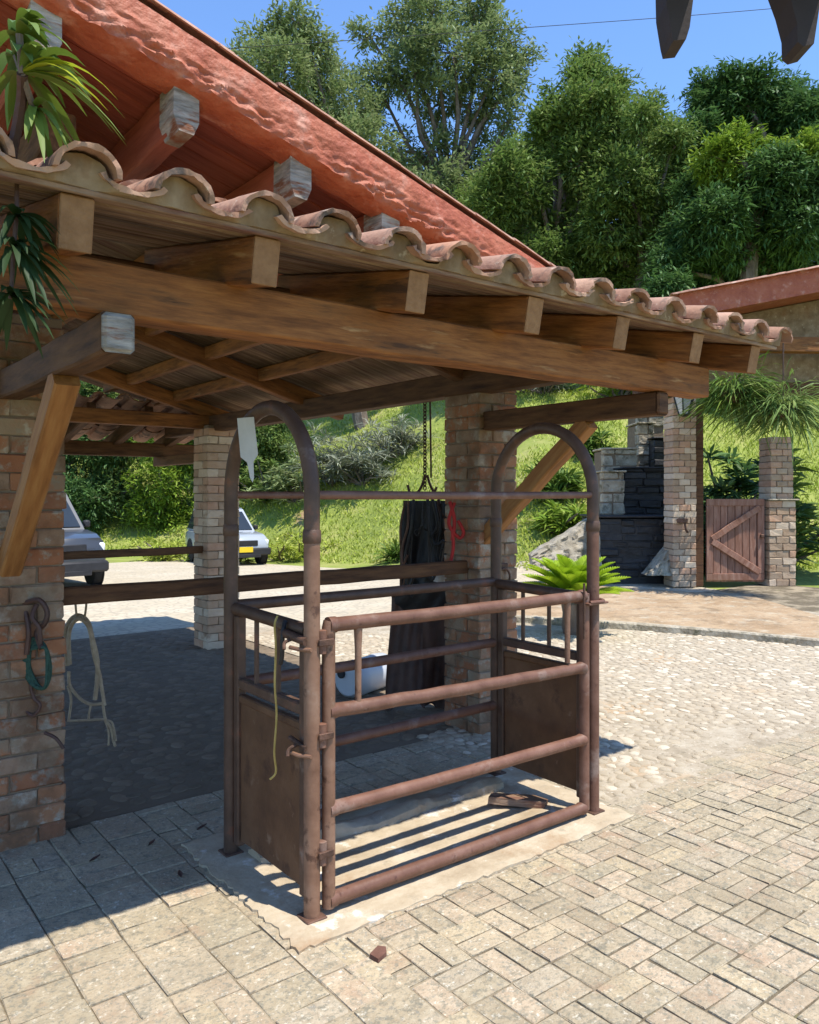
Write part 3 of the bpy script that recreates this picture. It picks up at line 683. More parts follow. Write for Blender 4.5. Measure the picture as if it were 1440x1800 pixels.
# things hung on or lying in the crush
s = spline([(X0-.03, 2.78, 1.125), (X0-.045, 2.775, 1.09), (X0-.04, 2.775, 1.0), (X0-.046, 2.772, .86), (X0-.038, 2.772, .74), (X0-.05, 2.768, .60), (X0-.042, 2.77, .52), (X0-.06, 2.785, .49)], 6)
mb = MB(); mb.tube(s, .0045, 6)
tag(part('strap', mb, m_ropey, None, True, pivot=(X0, 2.78, .5)), 'thin yellow strap tied to the near end door of the cattle crush', 'strap')
mb = MB(); mb.tube(spline([(X0-.02, 2.74, 1.11), (X0-.04, 2.72, 1.06), (X0-.04, 2.725, .98), (X0-.043, 2.735, .945)], 5), .009, 6)
tag(part('strap', mb, m_black, None, True, pivot=(X0, 2.73, .95)), 'short black strap hanging beside the yellow strap', 'strap')
# pale pointed board hanging inside the near arch
mb = MB(); mb.prism([(-.034, .10), (.034, .10), (.036, -.055), (.014, -.085), (.010, -.15), (.002, -.17), (-.006, -.15), (-.012, -.085), (-.036, -.06)], -.011, .011, 1)
q = W((437-721)/FPX*3.30, 3.30, 1.82)
tag(link('hanging_board', mb.mesh('hanging_board', m_paleboard), None, Matrix.Translation(q) @ Matrix.Rotation(YAW+.2, 4, 'Z') @ Matrix.Rotation(-.10, 4, 'Y')), 'pale pointed board hanging from the top of the near arch', 'board')
# broken plank and chip on the floor
mb = MB(); mb.prism([(-.16, -.03), (.13, -.045), (.16, .0), (.10, .05), (-.13, .035)], 0, .035, 2)
tag(link('plank', mb.mesh('plank', m_board), None, Matrix.Translation((2.93, 2.86, .026)) @ Matrix.Rotation(-.55, 4, 'Z') @ Matrix.Rotation(.12, 4, 'Y')), 'short broken plank lying inside the cattle crush', 'plank')
mb = MB(); mb.prism([(-.038, -.016), (.012, -.024), (.04, -.008), (.034, .02), (-.022, .024)], 0, .016, 2)
o = part('brick_chip', mb, m_leather2, None, pivot=(0, 0, 0)); q = W((667-721)/FPX*2.74, 2.74, .012); WM[o.name] = Matrix.Translation(q); o.matrix_world = Matrix.Translation(q) @ Matrix.Rotation(.5, 4, 'Z')
tag(o, 'small reddish brick chip lying on the pavers', 'brick')

# ------------------------------------------------------------------ tack under the shed -----------------------------------
def ropeT(name, curves, mat, label, cat, pivot, r=.006):
    mb = MB()
    for c in curves: mb.tube(spline(c[0], 6), c[1] if len(c) > 1 else r, 6)
    return tag(part(name, mb, mat, None, True, pivot=pivot), label, cat)
def A(x, y, d): return tuple(at(x, y, d))
D = 4.22
ropeT('rope_halter', [
    ([A(133, 1052, D), A(135, 1075, D-.02), A(136, 1085, D)], .006), ([A(152, 1030, D), A(153, 1060, D-.03), A(150, 1085, D)], .006),
    ([A(120, 1170, D), A(117, 1120, D), A(122, 1095, D), A(138, 1082, D), A(155, 1092, D), A(163, 1120, D-.02), A(172, 1160, D), A(172, 1195, D), A(168, 1230, D)], .013),
    ([A(124, 1168, D-.03), A(122, 1120, D-.03), A(128, 1097, D-.03), A(142, 1088, D-.03), A(158, 1105, D-.03), A(166, 1150, D-.03), A(176, 1185, D), A(180, 1210, D), A(185, 1240, D)], .011),
    ([A(122, 1180, D), A(124, 1205, D), A(142, 1228, D), A(162, 1238, D), A(182, 1236, D)], .009), ([A(120, 1205, D), A(126, 1230, D), A(122, 1265, D)], .007),
    ([A(120, 1267, D), A(150, 1266, D), A(184, 1264, D)], .007), ([A(162, 1236, D), A(158, 1252, D), A(157, 1264, D)], .006),
    ([A(182, 1236, D), A(186, 1262, D), A(196, 1280, D), A(200, 1300, D), A(204, 1312, D)], .008), ([A(184, 1262, D), A(192, 1285, D), A(192, 1310, D)], .006), ([A(190, 1266, D), A(199, 1272, D-.02), A(205, 1302, D)], .006)],
    m_rope, 'pale coiled rope halter hanging from the shed rail by the left column', 'rope', at(150, 1060, D))
D = 3.62
ropeT('green_rope', [([A(60+10*math.sin(k), 1120+4*k, D), A(48+5*math.cos(k), 1150, D), A(55+6*math.sin(k*2), 1195+3*math.cos(k), D), A(78, 1210, D-.01*k), A(90-3*(k % 3), 1180, D-.01*k), A(82, 1140, D-.008*k), A(62+10*math.sin(k), 1122+4*k, D)], .008) for k in range(6)],
      m_ropeg, 'bundle of dark green rope tied on the left brick column', 'rope', at(66, 1120, D))
ls = thing('leather_bridle', 'brown leather bridle straps looped on the left brick column', 'bridle', at(66, 1060, D))
for c, r_ in ([A(44, 1060, D), A(70, 1055, D-.02), A(84, 1075, D-.02), A(80, 1095, D-.02), A(66, 1112, D), A(74, 1140, D-.03)], .012), ([A(66, 1062, D), A(58, 1085, D-.03), A(70, 1105, D-.03), A(72, 1140, D-.02)], .011), ([A(46, 1075, D), A(52, 1110, D-.02), A(48, 1150, D-.01)], .012), ([A(54, 1195, D), A(60, 1225, D), A(72, 1240, D), A(60, 1258, D), A(46, 1250, D)], .008), ([A(80, 1288, D), A(100, 1298, D-.02), A(113, 1316, D-.02)], .008):
    part('strap', MB().tube(spline(c, 6), r_, 7), m_leather, ls, True)
D = 5.85
mb = MB()
for k in range(28):                                       # chain of oval links
    z0 = EYE+(870-(690+6.2*k))/FPX*D; c = W((748-721)/FPX*D, D, z0); a = 0 if k % 2 else PI/2
    mb.tube([(c.x+.013*math.cos(t)*math.cos(a), c.y+.013*math.cos(t)*math.sin(a), c.z+.019*math.sin(t)) for t in np.linspace(0, 2*PI, 9)[:-1]], .0045, 5, closed=True)
ch = thing('chain_hoist', 'dark chain with hooks hanging from the shed roof beside the centre column', 'chain', at(748, 690, D)); part('chain', mb, m_iron, ch, True)
part('pull_cord', MB().tube(spline([A(757, 690, D), A(758, 760, D), A(759, 840, D)], 5), .007, 6), m_iron, ch, True)
part('hook', MB().tube(spline([A(748, 835, D), A(742, 855, D), A(732, 868, D), A(722, 866, D), A(718, 852, D)], 5), .010, 7), m_iron, ch, True)
part('hook', MB().tube(spline([A(752, 835, D), A(757, 852, D), A(764, 864, D), A(769, 856, D)], 5), .010, 7), m_iron, ch, True)
def drape(mb, x0, x1, y0, y1, D, folds, amp, taper=0, seed=0, th=.012):
    r = random.Random(seed); f = [r.uniform(0, 6) for _ in range(4)]; G = []; wv = [r.uniform(.6, 1.5) for _ in range(5)]
    for i in range(25):
        u = i/24; row = []
        for j in range(13):
            v = j/12; x = x0+(x1-x0)*u+taper*(u-.5)*v; y = y0+(y1-y0)*v+(8*math.sin(u*5+f[0])+5*math.sin(u*14+f[1]))*v*v
            row.append(at(x+2*math.sin(v*5+f[3]), y, D+amp*(math.sin(u*folds*.45*wv[0]+f[1]+v*1.8)*(.3+.7*v)+.5*math.sin(u*folds*.8*wv[1]+f[2]-v*2.5)+.25*math.sin(u*17*wv[2]+v*6+f[0]))))
        G.append(row)
    mb.grid(G); mb.grid([[p+Vector((.6*th, .8*th, 0)) for p in r_] for r_ in G])
    for e in (0, 24): mb.grid([G[e], [p+Vector((.6*th, .8*th, 0)) for p in G[e]]])
    return mb
tk = thing('saddle_pads', 'black saddle pads and straps hanging in a bunch beside the centre column', 'saddle pads', at(750, 1060, 5.9))
part('pad', drape(MB(), 708, 782, 880, 1040, 5.95, 14, .03, 6, 1), m_black, tk, True); part('pad', drape(MB(), 722, 800, 884, 1012, 5.84, 11, .03, 4, 2), m_black, tk, True)
mb = MB()
rs = random.Random(12)
for k in range(16):
    x = rs.uniform(712, 798); x2 = x+rs.uniform(-22, 22); yb = rs.uniform(940, 1060); dd_ = rs.uniform(5.66, 5.80)
    part('strap', MB().tube(spline([A(x, rs.uniform(868, 890), dd_), A((x+x2)/2+rs.uniform(-9, 9), 925, dd_-.03), A(x2+rs.uniform(-8, 8), (925+yb)/2, dd_), A(x2, yb, dd_), A(x2+rs.uniform(5, 16), yb-rs.uniform(5, 40), dd_-.02)], 5), rs.choice((.006, .009, .012)), 6), rs.choice((m_leather, m_black, m_black, m_iron)), tk, True)
mb = MB(); c = at(774, 1012, 5.78)
mb.lathe([(.005, -.05), (.045, -.04), (.06, 0), (.045, .04), (.005, .05)], 10, tuple(c)); part('fleece', mb, m_fleece, tk, True)
hl = [([A(792, 882, 5.36), A(800, 915, 5.33), A(796, 950, 5.34)], .013), ([A(800, 884, 5.36), A(790, 920, 5.33), A(808, 945, 5.34), A(816, 935, 5.34), A(806, 915, 5.34)], .012), ([A(796, 930, 5.33), A(798, 960, 5.33), A(794, 985, 5.34)], .012)]
ropeT('red_halter', hl, m_red, 'red webbing halter hanging on the shaded side of the centre column', 'halter', at(798, 884, 5.5))
D = 5.95; cp = thing('leather_chaps', 'dark brown leather riding chaps hung over a low wooden stand beside centre column', 'chaps', at(735, 1246, D))
part('flap', drape(MB(), 688, 740, 1050, 1240, D-.08, 8, .03, 18, 4), m_leather, cp, True); part('flap', drape(MB(), 738, 792, 1046, 1244, D-.02, 8, .03, 10, 5), m_leather, cp, True)
part('flap', drape(MB(), 700, 790, 1030, 1075, D-.13, 6, .02, 8, 6), m_black, cp, True)
part('stand_bar', MB().tube([at(690, 1046, D), at(796, 1036, D+.1)], .03, 8), m_wooddark, cp, True)
for x in (697, 786): part('stand_leg', MB().tube([at(x, 1046, D+.1), W((x-721)/FPX*(D+.1), D+.1, .02)], .025, 8), m_wooddark, cp, True)
# iron tether ring on the centre column
tr = thing('tether_ring', 'rusty iron tether ring on the sunny face of the centre column', 'ring', (3.79, 3.85, 1.1))
part('bracket', MB().cbox((3.735, 3.836, 1.09), (3.845, 3.857, 1.14), .004), m_iron, tr)
part('ring', MB().tube([(3.795+.055*math.cos(t), 3.825, 1.045+.06*math.sin(t)) for t in np.linspace(0, 2*PI, 19)[:-1]], .008, 7, closed=True), m_iron, tr, True)
# white drum lying behind the crush
c = W((645-721)/FPX*6.45, 6.45, .145); dr = thing('plastic_drum', 'white plastic drum lying on the cobbles behind the cattle crush', 'drum', (c.x, c.y, 0))
ax = math.radians(20); L_ = .26; prof = [(.02, -L_), (.115, -L_), (.138, -L_+.025), (.143, -L_+.1), (.147, -L_+.12), (.143, -L_+.14), (.143, L_-.14), (.147, L_-.12), (.143, L_-.1), (.138, L_-.025), (.115, L_), (.02, L_)]
b = MB().lathe(prof, 24, (0, 0, 0), 'x'); link('drum_body', b.mesh('drum_body', m_white, True), dr, Matrix.Translation(c) @ Matrix.Rotation(ax, 4, 'Z'))
link('cap', MB().lathe([(.03, 0), (.034, .004), (.034, .02), (.03, .024)], 12, (-L_-.022, .05, .05), 'x').mesh('cap', m_trim, True), dr, Matrix.Translation(c) @ Matrix.Rotation(ax, 4, 'Z'))

# ------------------------------------------------------------------ cars ---------------------------------------------------
def car(label, p, rz, paint, Ln, Wd, Ht, pickup=False):
    root = thing('parked_car', label, 'car', p, 'parked cars', rz); mw0 = Matrix.Translation(Vector(p)) @ Matrix.Rotation(rz, 4, 'Z')
    def pt(name, mb, mat, par=None, sm=True): return link(name, mb.mesh(name, mat, sm), par or root, mw0)
    h = Ln/2; w = Wd/2; zb = .34; belt = Ht*.60
    # lower body: rings along x  (x, half width, bottom, shoulder z, crown z)
    st = [(-h, .86, .50, belt*.80, belt*.86), (-h+.08, .95, .40, belt*.90, belt*.96), (-h+.5, 1, .33, belt*.97, belt), (-.6, 1, .30, belt*.98, belt), (.55, 1, .30, belt*.97, belt),
          (h-1.05, 1, .31, belt*.93, belt*.985), (h-.45, .97, .33, belt*.87, belt*.94), (h-.12, .92, .36, belt*.80, belt*.88), (h, .84, .44, belt*.66, belt*.74)]
    V = []; F = []; n = 10
    for (x, k, b, s_, cz) in st:
        ww = w*k; half = [(ww*.88, b), (ww, b+.14), (ww*1.0, (b+s_)/2), (ww*.975, s_-.03), (ww*.86, cz)]
        for (y, z) in half: V.append((x, y, z))
        for (y, z) in half[::-1]: V.append((x, -y, z))
    for i in range(len(st)-1):
        for j in range(n): F.append((i*n+j, i*n+(j+1) % n, (i+1)*n+(j+1) % n, (i+1)*n+j))
    F.append(tuple(range(n))); F.append(tuple((len(st)-1)*n+j for j in range(n)))
    body = pt('body', MB().add(V, F), paint)
    xr0 = (-h+.15) if not pickup else -.75; xf = h-1.30
    # cabin: pillars and roof
    lo = [(xr0, w*.90), (xr0+.9, w*.94), (xf-.9, w*.94), (xf, w*.88)]; up = [(xr0+.22, w*.70), (xr0+1.0, w*.74), (xf-1.0, w*.74), (xf-.72, w*.70)]
    V = [(x, y, belt-.02) for x, y in lo]+[(x, -y, belt-.02) for x, y in lo[::-1]]+[(x, y, Ht-.03) for x, y in up]+[(x, -y, Ht-.03) for x, y in up[::-1]]+[(x, y*.9, Ht+.02) for x, y in up]+[(x, -y*.9, Ht+.02) for x, y in up[::-1]]
    F = [(i+8*r, (i+1) % 8+8*r, (i+1) % 8+8*r+8, i+8*r+8) for r in (0, 1) for i in range(8)]+[(16, 17, 22, 23), (17, 18, 21, 22), (18, 19, 20, 21)]
    cab = pt('cabin', MB().add(V, F), paint)
    def pane(name, q, off):
        c = [Vector(p_) for p_ in q]; ctr = sum(c, Vector())/len(c); nrm = (c[1]-c[0]).cross(c[2]-c[0]).normalized()
        if nrm.dot(ctr-Vector((0, 0, Ht*.7))) < 0: nrm = -nrm
        c = [ctr+(p_-ctr)*.90 for p_ in c]; k = len(c)
        mb = MB(); mb.add([p_+nrm*off for p_ in c]+[p_-nrm*.01 for p_ in c], [tuple(range(k)), tuple(range(2*k-1, k-1, -1))]+[(i, (i+1) % k, (i+1) % k+k, i+k) for i in range(k)])
        return pt(name, mb, m_glass, cab, False)
    zl, zu = belt+.0, Ht-.05
    pane('windscreen', [(lo[3][0], lo[3][1], zl), (lo[3][0], -lo[3][1], zl), (up[3][0], -up[3][1], zu), (up[3][0], up[3][1], zu)], .012)
    pane('rear_window', [(lo[0][0], lo[0][1], zl), (lo[0][0], -lo[0][1], zl), (up[0][0], -up[0][1], zu), (up[0][0], up[0][1], zu)], .012)
    for sg in (1, -1):
        for i in range(3):
            pane('side_window', [(lo[i][0], sg*lo[i][1], zl), (lo[i+1][0], sg*lo[i+1][1], zl), (up[i+1][0], sg*up[i+1][1], zu), (up[i][0], sg*up[i][1], zu)], .012)
        pt('door_mirror', MB().cbox((xf-.35, sg*(w+.02)-.07, belt+.02), (xf-.22, sg*(w+.02)+.07, belt+.17), .03), m_trim)
        for x in (-h+.85, h-.80):
            pt('wheel_arch', MB().lathe([(.395, -.006), (.40, .006)], 20, (x, sg*(w*1.0-.001), .36), 'y'), m_trim, body)
            wh = pt('wheel', MB().lathe([(.24, -.10), (.33, -.105), (.355, -.08), (.36, 0), (.355, .08), (.33, .105), (.24, .10)], 22, (x, sg*(w-.085), .36), 'y'), m_rubber)
            pt('rim', MB().lathe([(.02, .0), (.08, .018), (.20, .004), (.23, .014), (.235, 0)], 16, (x, sg*(w+.008), .36), 'y'), m_rim, wh)
        pt('headlight', MB().cbox((h-.16, sg*w*.70-.16, belt*.645), (h-.03, sg*w*.70+.16, belt*.80), .03), m_lamp)
    pt('front_bumper', MB().cbox((h-.12, -w*.93, .36), (h+.07, w*.93, .58), .04), m_trim)
    pt('grille', MB().cbox((h-.08, -w*.46, belt*.62), (h+.015, w*.46, belt*.78), .015), m_trim)
    pt('air_intake', MB().cbox((h+.02, -w*.55, .30), (h+.076, w*.55, .40), .01), m_trim)
    if not pickup: pt('number_plate', MB().cbox((h+.07, -.21, .46), (h+.085, .21, .62), .004), m_plate)
    return root
q = W(-5.82, 25.2); l, d = LD(q.x, q.y)
car('white off-road car with yellow number plate parked behind the rear column', (q.x, q.y, hz(l, d)-.02), math.radians(52+180+30), m_carw, 3.9, 1.68, 1.72)
q = W(-8.25, 17.3); l, d = LD(q.x, q.y)
car('grey pickup parked at the far left behind the brick column', (q.x, q.y, hz(l, d)-.02), math.radians(52-140), m_carg, 4.9, 1.8, 1.95, True)

# ------------------------------------------------------------------ foliage ------------------------------------------------
def unit(a): return a/np.maximum(np.linalg.norm(a, axis=-1, keepdims=True), 1e-9)
def leaves(base, dirs, L, Wd, droop, r):                  # folded leaf of two quads sharing the midrib
    n = len(base); dirs = unit(dirs); up = np.tile([0, 0, 1.], (n, 1)); side = unit(np.cross(dirs, up)+r.normal(0, .25, (n, 3)))
    L = L[:, None]; Wd = Wd[:, None]; mid = base+dirs*L*.5; tip = base+dirs*L; tip[:, 2] -= (droop*L[:, 0]); mid[:, 2] -= droop*L[:, 0]*.3
    nn = unit(np.cross(side, dirs)); V = np.stack([base, mid+side*Wd/2-nn*Wd*.12, tip, mid-side*Wd/2-nn*Wd*.12], 1).reshape(-1, 3)
    return V, np.arange(4*n).reshape(n, 4)
def clumps(ctr, out, nleaf, spread, L, Wd, droop, r):
    n = len(ctr); c = np.repeat(ctr, nleaf, 0); o = np.repeat(out, nleaf, 0); k = n*nleaf
    dirs = unit(r.normal(0, 1, (k, 3))*np.array([1, 1, .55])+o*.8+np.array([0, 0, .1])); base = c+r.normal(0, spread, (k, 3))
    return leaves(base, dirs, L*r.uniform(.65, 1.25, k), Wd*r.uniform(.7, 1.2, k), droop, r)
def limb(mb, a, b, r0, r1, bend, r):
    a = Vector(a); b = Vector(b); m = (a+b)/2+Vector(r.normal(0, bend, 3)); pts = spline([a, a.lerp(m, .6), m, m.lerp(b, .5), b], 3); k = len(pts)
    mb.tube(pts, [r0+(r1-r0)*i/(k-1) for i in range(k)], 7)
def tree(name, label, lobes, d, base_px, mat, group, seed, L=.27, Wd=.095, dens=.8, nleaf=44, droop=.16, dd=2.2, trunk=.30, scale=1.0):
    r = np.random.default_rng(seed); l0 = (base_px-721)/FPX*d; b = W(l0, d, hz(l0, d)-.3)
    root = thing(name, label, 'tree', b, group); cs_ = []; os_ = []; mbt = MB(); tops = []
    LB = []
    for lb in lobes:
        x, y, rp = lb[:3]; dl = d+r.uniform(-dd, dd); c = np.array(at(x, y, dl)); R_ = rp/FPX*dl*scale; LB.append((c, R_))
        n = int(dens*34*(rp/30)**2*(lb[3] if len(lb) > 3 else 1))
        v = unit(r.normal(0, 1, (n, 3))); rad = R_*np.clip(r.normal(.78, .26, n), .05, 1.2)
        cs_.append(c+v*rad[:, None]*np.array([1.05, 1.05, .9])); os_.append(v)
    cs_ = np.concatenate(cs_); os_ = np.concatenate(os_)
    V, Fq = clumps(cs_, os_, nleaf, .20*d/34, L*d/34, Wd*d/34, droop, r)
    bx, by, bz = b; npmesh('crown', V-np.array([bx, by, bz]), Fq, mat, root, Matrix.Translation(b))
    ctr = sum((c for c, _ in LB), np.zeros(3))/len(LB); zmin = min(c[2]-R_ for c, R_ in LB); fork = Vector((ctr[0]*.8+bx*.2, ctr[1]*.8+by*.2, max(bz+1.5, zmin*.55+ctr[2]*.45-1)))
    limb(mbt, b, fork, trunk*1.25, trunk*.8, .25, r)
    for c, R_ in LB:
        limb(mbt, fork, Vector(c), trunk*.42, .05, .35, r)
        for _ in range(4):
            v = unit(r.normal(0, 1, 3)); limb(mbt, Vector(c), Vector(c+v*R_*.85), .05, .015, .12, r)
    part('trunk', mbt, m_bark, root, True)
    return root
GT = 'trees on the hill behind the shed'
tree('tree', 'loose grey-green tree rising just right of the red gable, left of the tallest tree', [(518, 38, 30), (505, 62, 26), (468, 82, 38), (548, 88, 42), (440, 112, 30), (412, 100, 18), (500, 130, 55), (575, 150, 52), (450, 165, 30), (540, 195, 55), (610, 200, 55), (570, 250, 55), (630, 270, 55), (670, 320, 50), (735, 350, 50)], 36, 640, l_olive, GT, 11, dens=.62)
tree('tree', 'tallest tree with open spreading crown and visible forked limbs at top centre', [(760, 30, 52), (835, 25, 40), (858, 10, 28), (705, 55, 50), (650, 62, 24), (880, 80, 45), (925, 102, 22), (800, 95, 60), (730, 125, 58), (665, 150, 42), (865, 140, 52), (905, 145, 26), (775, 180, 52), (640, 205, 40), (700, 262, 38, .8), (850, 200, 42, .7), (900, 210, 30, .7), (760, 262, 38, .7), (830, 285, 44, .8), (890, 300, 48), (780, 330, 48), (850, 350, 52)], 39, 770, l_olive, GT, 12, dens=.52, trunk=.36, dd=1.6)
tree('tree', 'pointed pale green tree standing right of the tallest tree', [(1030, 118, 28), (1020, 135, 24), (1062, 158, 38), (1040, 185, 48), (985, 190, 34), (965, 215, 26), (1080, 215, 40), (1005, 240, 52), (950, 270, 46), (1040, 285, 55), (900, 320, 52), (970, 330, 60), (870, 365, 48), (930, 400, 55), (1010, 400, 60), (840, 345, 30), (960, 455, 48), (890, 420, 40)], 34, 990, l_mango, GT, 13, dens=1.15)
tree('tree', 'dark tree with a small pointed top between the pale tree and the round mango', [(1135, 190, 26), (1128, 210, 24), (1150, 235, 36), (1185, 245, 30), (1115, 265, 42), (1175, 290, 48), (1100, 325, 55), (1160, 360, 60), (1075, 395, 60), (1140, 430, 60), (1060, 460, 48), (1200, 430, 50), (1120, 490, 44), (1040, 480, 34)], 32, 1120, l_mango, GT, 14, dens=1.2)
tree('tree', 'round-topped dark mango tree at the upper right', [(1250, 162, 34), (1295, 150, 30), (1335, 155, 34), (1378, 172, 32), (1270, 200, 48), (1330, 205, 52), (1390, 215, 44), (1440, 200, 40), (1230, 240, 36), (1300, 260, 50), (1370, 280, 50), (1440, 270, 46)], 33, 1320, l_dark, GT, 15, L=.36, dens=1.3, droop=.3)
tree('tree', 'lower mango tree with lime coloured young leaves on its top', [(1298, 262, 34), (1262, 285, 38), (1340, 285, 34), (1400, 282, 38)], 27, 1330, l_lime, GT, 16, L=.34, dens=1.3, droop=.3, dd=.8)
tree('tree', 'broad dark mango tree filling the right edge above the red roof', [(1290, 315, 52), (1365, 320, 55), (1430, 320, 50), (1235, 335, 42), (1255, 385, 52), (1330, 385, 60), (1410, 395, 60), (1215, 420, 44), (1280, 445, 56), (1360, 455, 55), (1430, 470, 50), (1230, 480, 44), (1310, 500, 40), (1180, 470, 36), (1170, 510, 30)], 28, 1300, l_dark, GT, 17, L=.36, dens=1.3, droop=.3)
tree('tree', 'dense green tree low behind the tile eave, between the tall trees', [(880, 400, 50), (950, 440, 50), (1020, 420, 55), (1010, 330, 50), (1090, 440, 55), (940, 340, 50), (1150, 480, 50), (820, 350, 40), (1060, 500, 45), (1220, 340, 50), (1230, 280, 45), (1180, 330, 50), (900, 290, 45)], 43, 1030, l_mango, GT, 19, dens=1.0, dd=1.5)
tree('tree', 'low olive tree filling the gap behind the red gable', [(640, 330, 50), (700, 320, 45), (760, 380, 50), (700, 380, 45), (830, 400, 45), (600, 290, 45), (560, 250, 40)], 44, 700, l_olive, GT, 20, dens=.9, dd=1.5)
GB = 'trees beyond the parking place'
for k, (lobes, d, bx, mat, lab) in enumerate([
    ([(60, 860, 60), (130, 840, 45), (95, 900, 60), (150, 880, 48), (30, 920, 60), (130, 700, 60), (80, 760, 60), (160, 780, 50)], 33, 90, l_dark, 'dark leafy tree behind the silver pickup'),
    ([(190, 835, 40), (215, 870, 46), (180, 910, 40), (235, 915, 36), (200, 780, 50), (170, 690, 50), (250, 760, 50)], 34, 205, l_mango, 'slender-stemmed tree seen between the pickup and the rear column'),
    ([(285, 850, 42), (320, 890, 42), (270, 900, 36), (300, 935, 34), (330, 800, 50), (290, 770, 50)], 32.5, 300, l_lime, 'bright green tree left of the rear column'),
    ([(400, 790, 60), (450, 760, 50), (430, 840, 50), (490, 800, 50), (380, 740, 50), (470, 720, 50)], 34, 430, l_mango, 'leafy tree behind the white car')]):
    tree('tree', lab, lobes, d, bx, mat, GB, 30+k, L=.26, Wd=.08, dens=.9, trunk=.14, dd=1.0)

def shrub(name, label, l, d, n, hgt, spread, L, Wd, mat, cat='shrub', group=None, seed=0, droop=.5, elev=(.2, 1.3), mul=1):
    r = np.random.default_rng(seed); b = W(l, d, hz(l, d)-.05); V = []; F = []; o = 0
    root = thing(name, label, cat, b, group)
    # heads of strap leaves
    k = n; heads = np.stack([r.normal(0, spread, k), r.normal(0, spread, k), np.abs(r.normal(hgt*.45, hgt*.3, k))], 1)
    nl = 16*mul; base = np.repeat(heads, nl, 0)+r.normal(0, .04, (k*nl, 3)); az = r.uniform(0, 2*PI, k*nl); el = r.uniform(*elev, k*nl)
    dirs = np.stack([np.cos(az)*np.cos(el), np.sin(az)*np.cos(el), np.sin(el)], 1)
    V, Fq = leaves(base, dirs, L*r.uniform(.6, 1.2, len(base)), Wd*r.uniform(.7, 1.2, len(base)), droop, r)
    npmesh('foliage', V, Fq, mat, root, Matrix.Translation(b))
    mb = MB()
    for h in heads[:14]: limb(mb, (b.x, b.y, b.z-.1), (b.x+h[0], b.y+h[1], b.z+h[2]), .05, .02, .1, r)
    part('stem', mb, m_bark, root, True)
    return root
GS = 'shrubs on the grassy bank'
def slope_d(x, y):                                        # where the view ray meets the hill
    for d in np.linspace(13, 70, 400):
        if hz((x-721)/FPX*d, d) >= EYE+(870-y)/FPX*d: return d
    return 40
for k, (x, y, n, h, sp, L, Wd, mat, lab) in enumerate([
    (640, 850, 60, 1.5, .8, .9, .05, l_greyg, 'silvery spiky shrub in the middle of the bank'), (585, 850, 45, 1.6, .6, .8, .05, l_greyg, 'silvery spiky shrub left of the middle of the bank'), (700, 800, 45, 1.2, .7, .8, .05, l_greyg, 'silvery spiky shrub left of the hanging chain'),
    (520, 880, 50, 1.5, .7, .55, .09, l_olive, 'olive shrub right of the white car'), (470, 880, 40, 1.5, .6, .5, .09, l_mango, 'leafy shrub above the white car roof'),
    (500, 985, 40, .8, .6, .5, .06, l_grass, 'low grassy bush beside the white car wheel'), (985, 880, 26, .7, .28, .75, .07, l_strap, 'agave clump on the bank seen through the far arch'), (990, 930, 26, .5, .3, .7, .07, l_lime, 'low agave clump under the far arch'),
    (1040, 800, 16, .5, .3, .6, .07, l_strap, 'small agave beside the pale stone wall'), (705, 985, 8, .3, .12, .9, .06, l_strap, 'green strap-leaved plant at the foot of the bank'),
    (1090, 700, 40, 1.0, .8, .7, .08, l_lime, 'yellow-green bush at the top of the bank'), (960, 690, 50, 1.0, .9, .7, .06, l_greyg, 'silvery shrub high on the bank right of centre column'), (300, 985, 30, .7, .5, .5, .06, l_grass, 'bright low bush left of the rear column')]):
    d = slope_d(x, y); shrub('shrub', lab, (x-721)/FPX*d, d, n, h, sp, L, Wd, mat, 'shrub', GS, 50+k, mul=2)
# grass on the bank
r = np.random.default_rng(77); n = 150000; t = r.uniform(-.62, .62, n); d = r.uniform(15.5, 46, n); lat = t*d
d0 = np.interp(t, [-.6, -.25, -.05, .15, .3, .6], [30, 28.5, 23.0, 16.8, 16.0, 17.5]); k = (d > d0+.15); lat, d = lat[k], d[k]
keep = (np.sin(lat*.8+d*.33)+np.sin(lat*.31-d*.7+2)) > -1.55+r.uniform(-.4, .4, len(lat)); lat, d = lat[keep], d[keep]
base = np.stack([RT[0]*lat+FW[0]*d, RT[1]*lat+FW[1]*d, H(lat, d)-.05], 1); az = r.uniform(0, 2*PI, len(lat))
dirs = np.stack([np.cos(az)*.5, np.sin(az)*.5, np.ones(len(lat))], 1)
V, Fq = leaves(base, dirs, r.uniform(.10, .30, len(lat)), r.uniform(.025, .06, len(lat)), .25, r)
o = npmesh('grass', V, Fq, l_grass); o['kind'] = 'stuff'; o['label'] = 'sunlit long grass on the bank behind the yard'; o['category'] = 'grass'

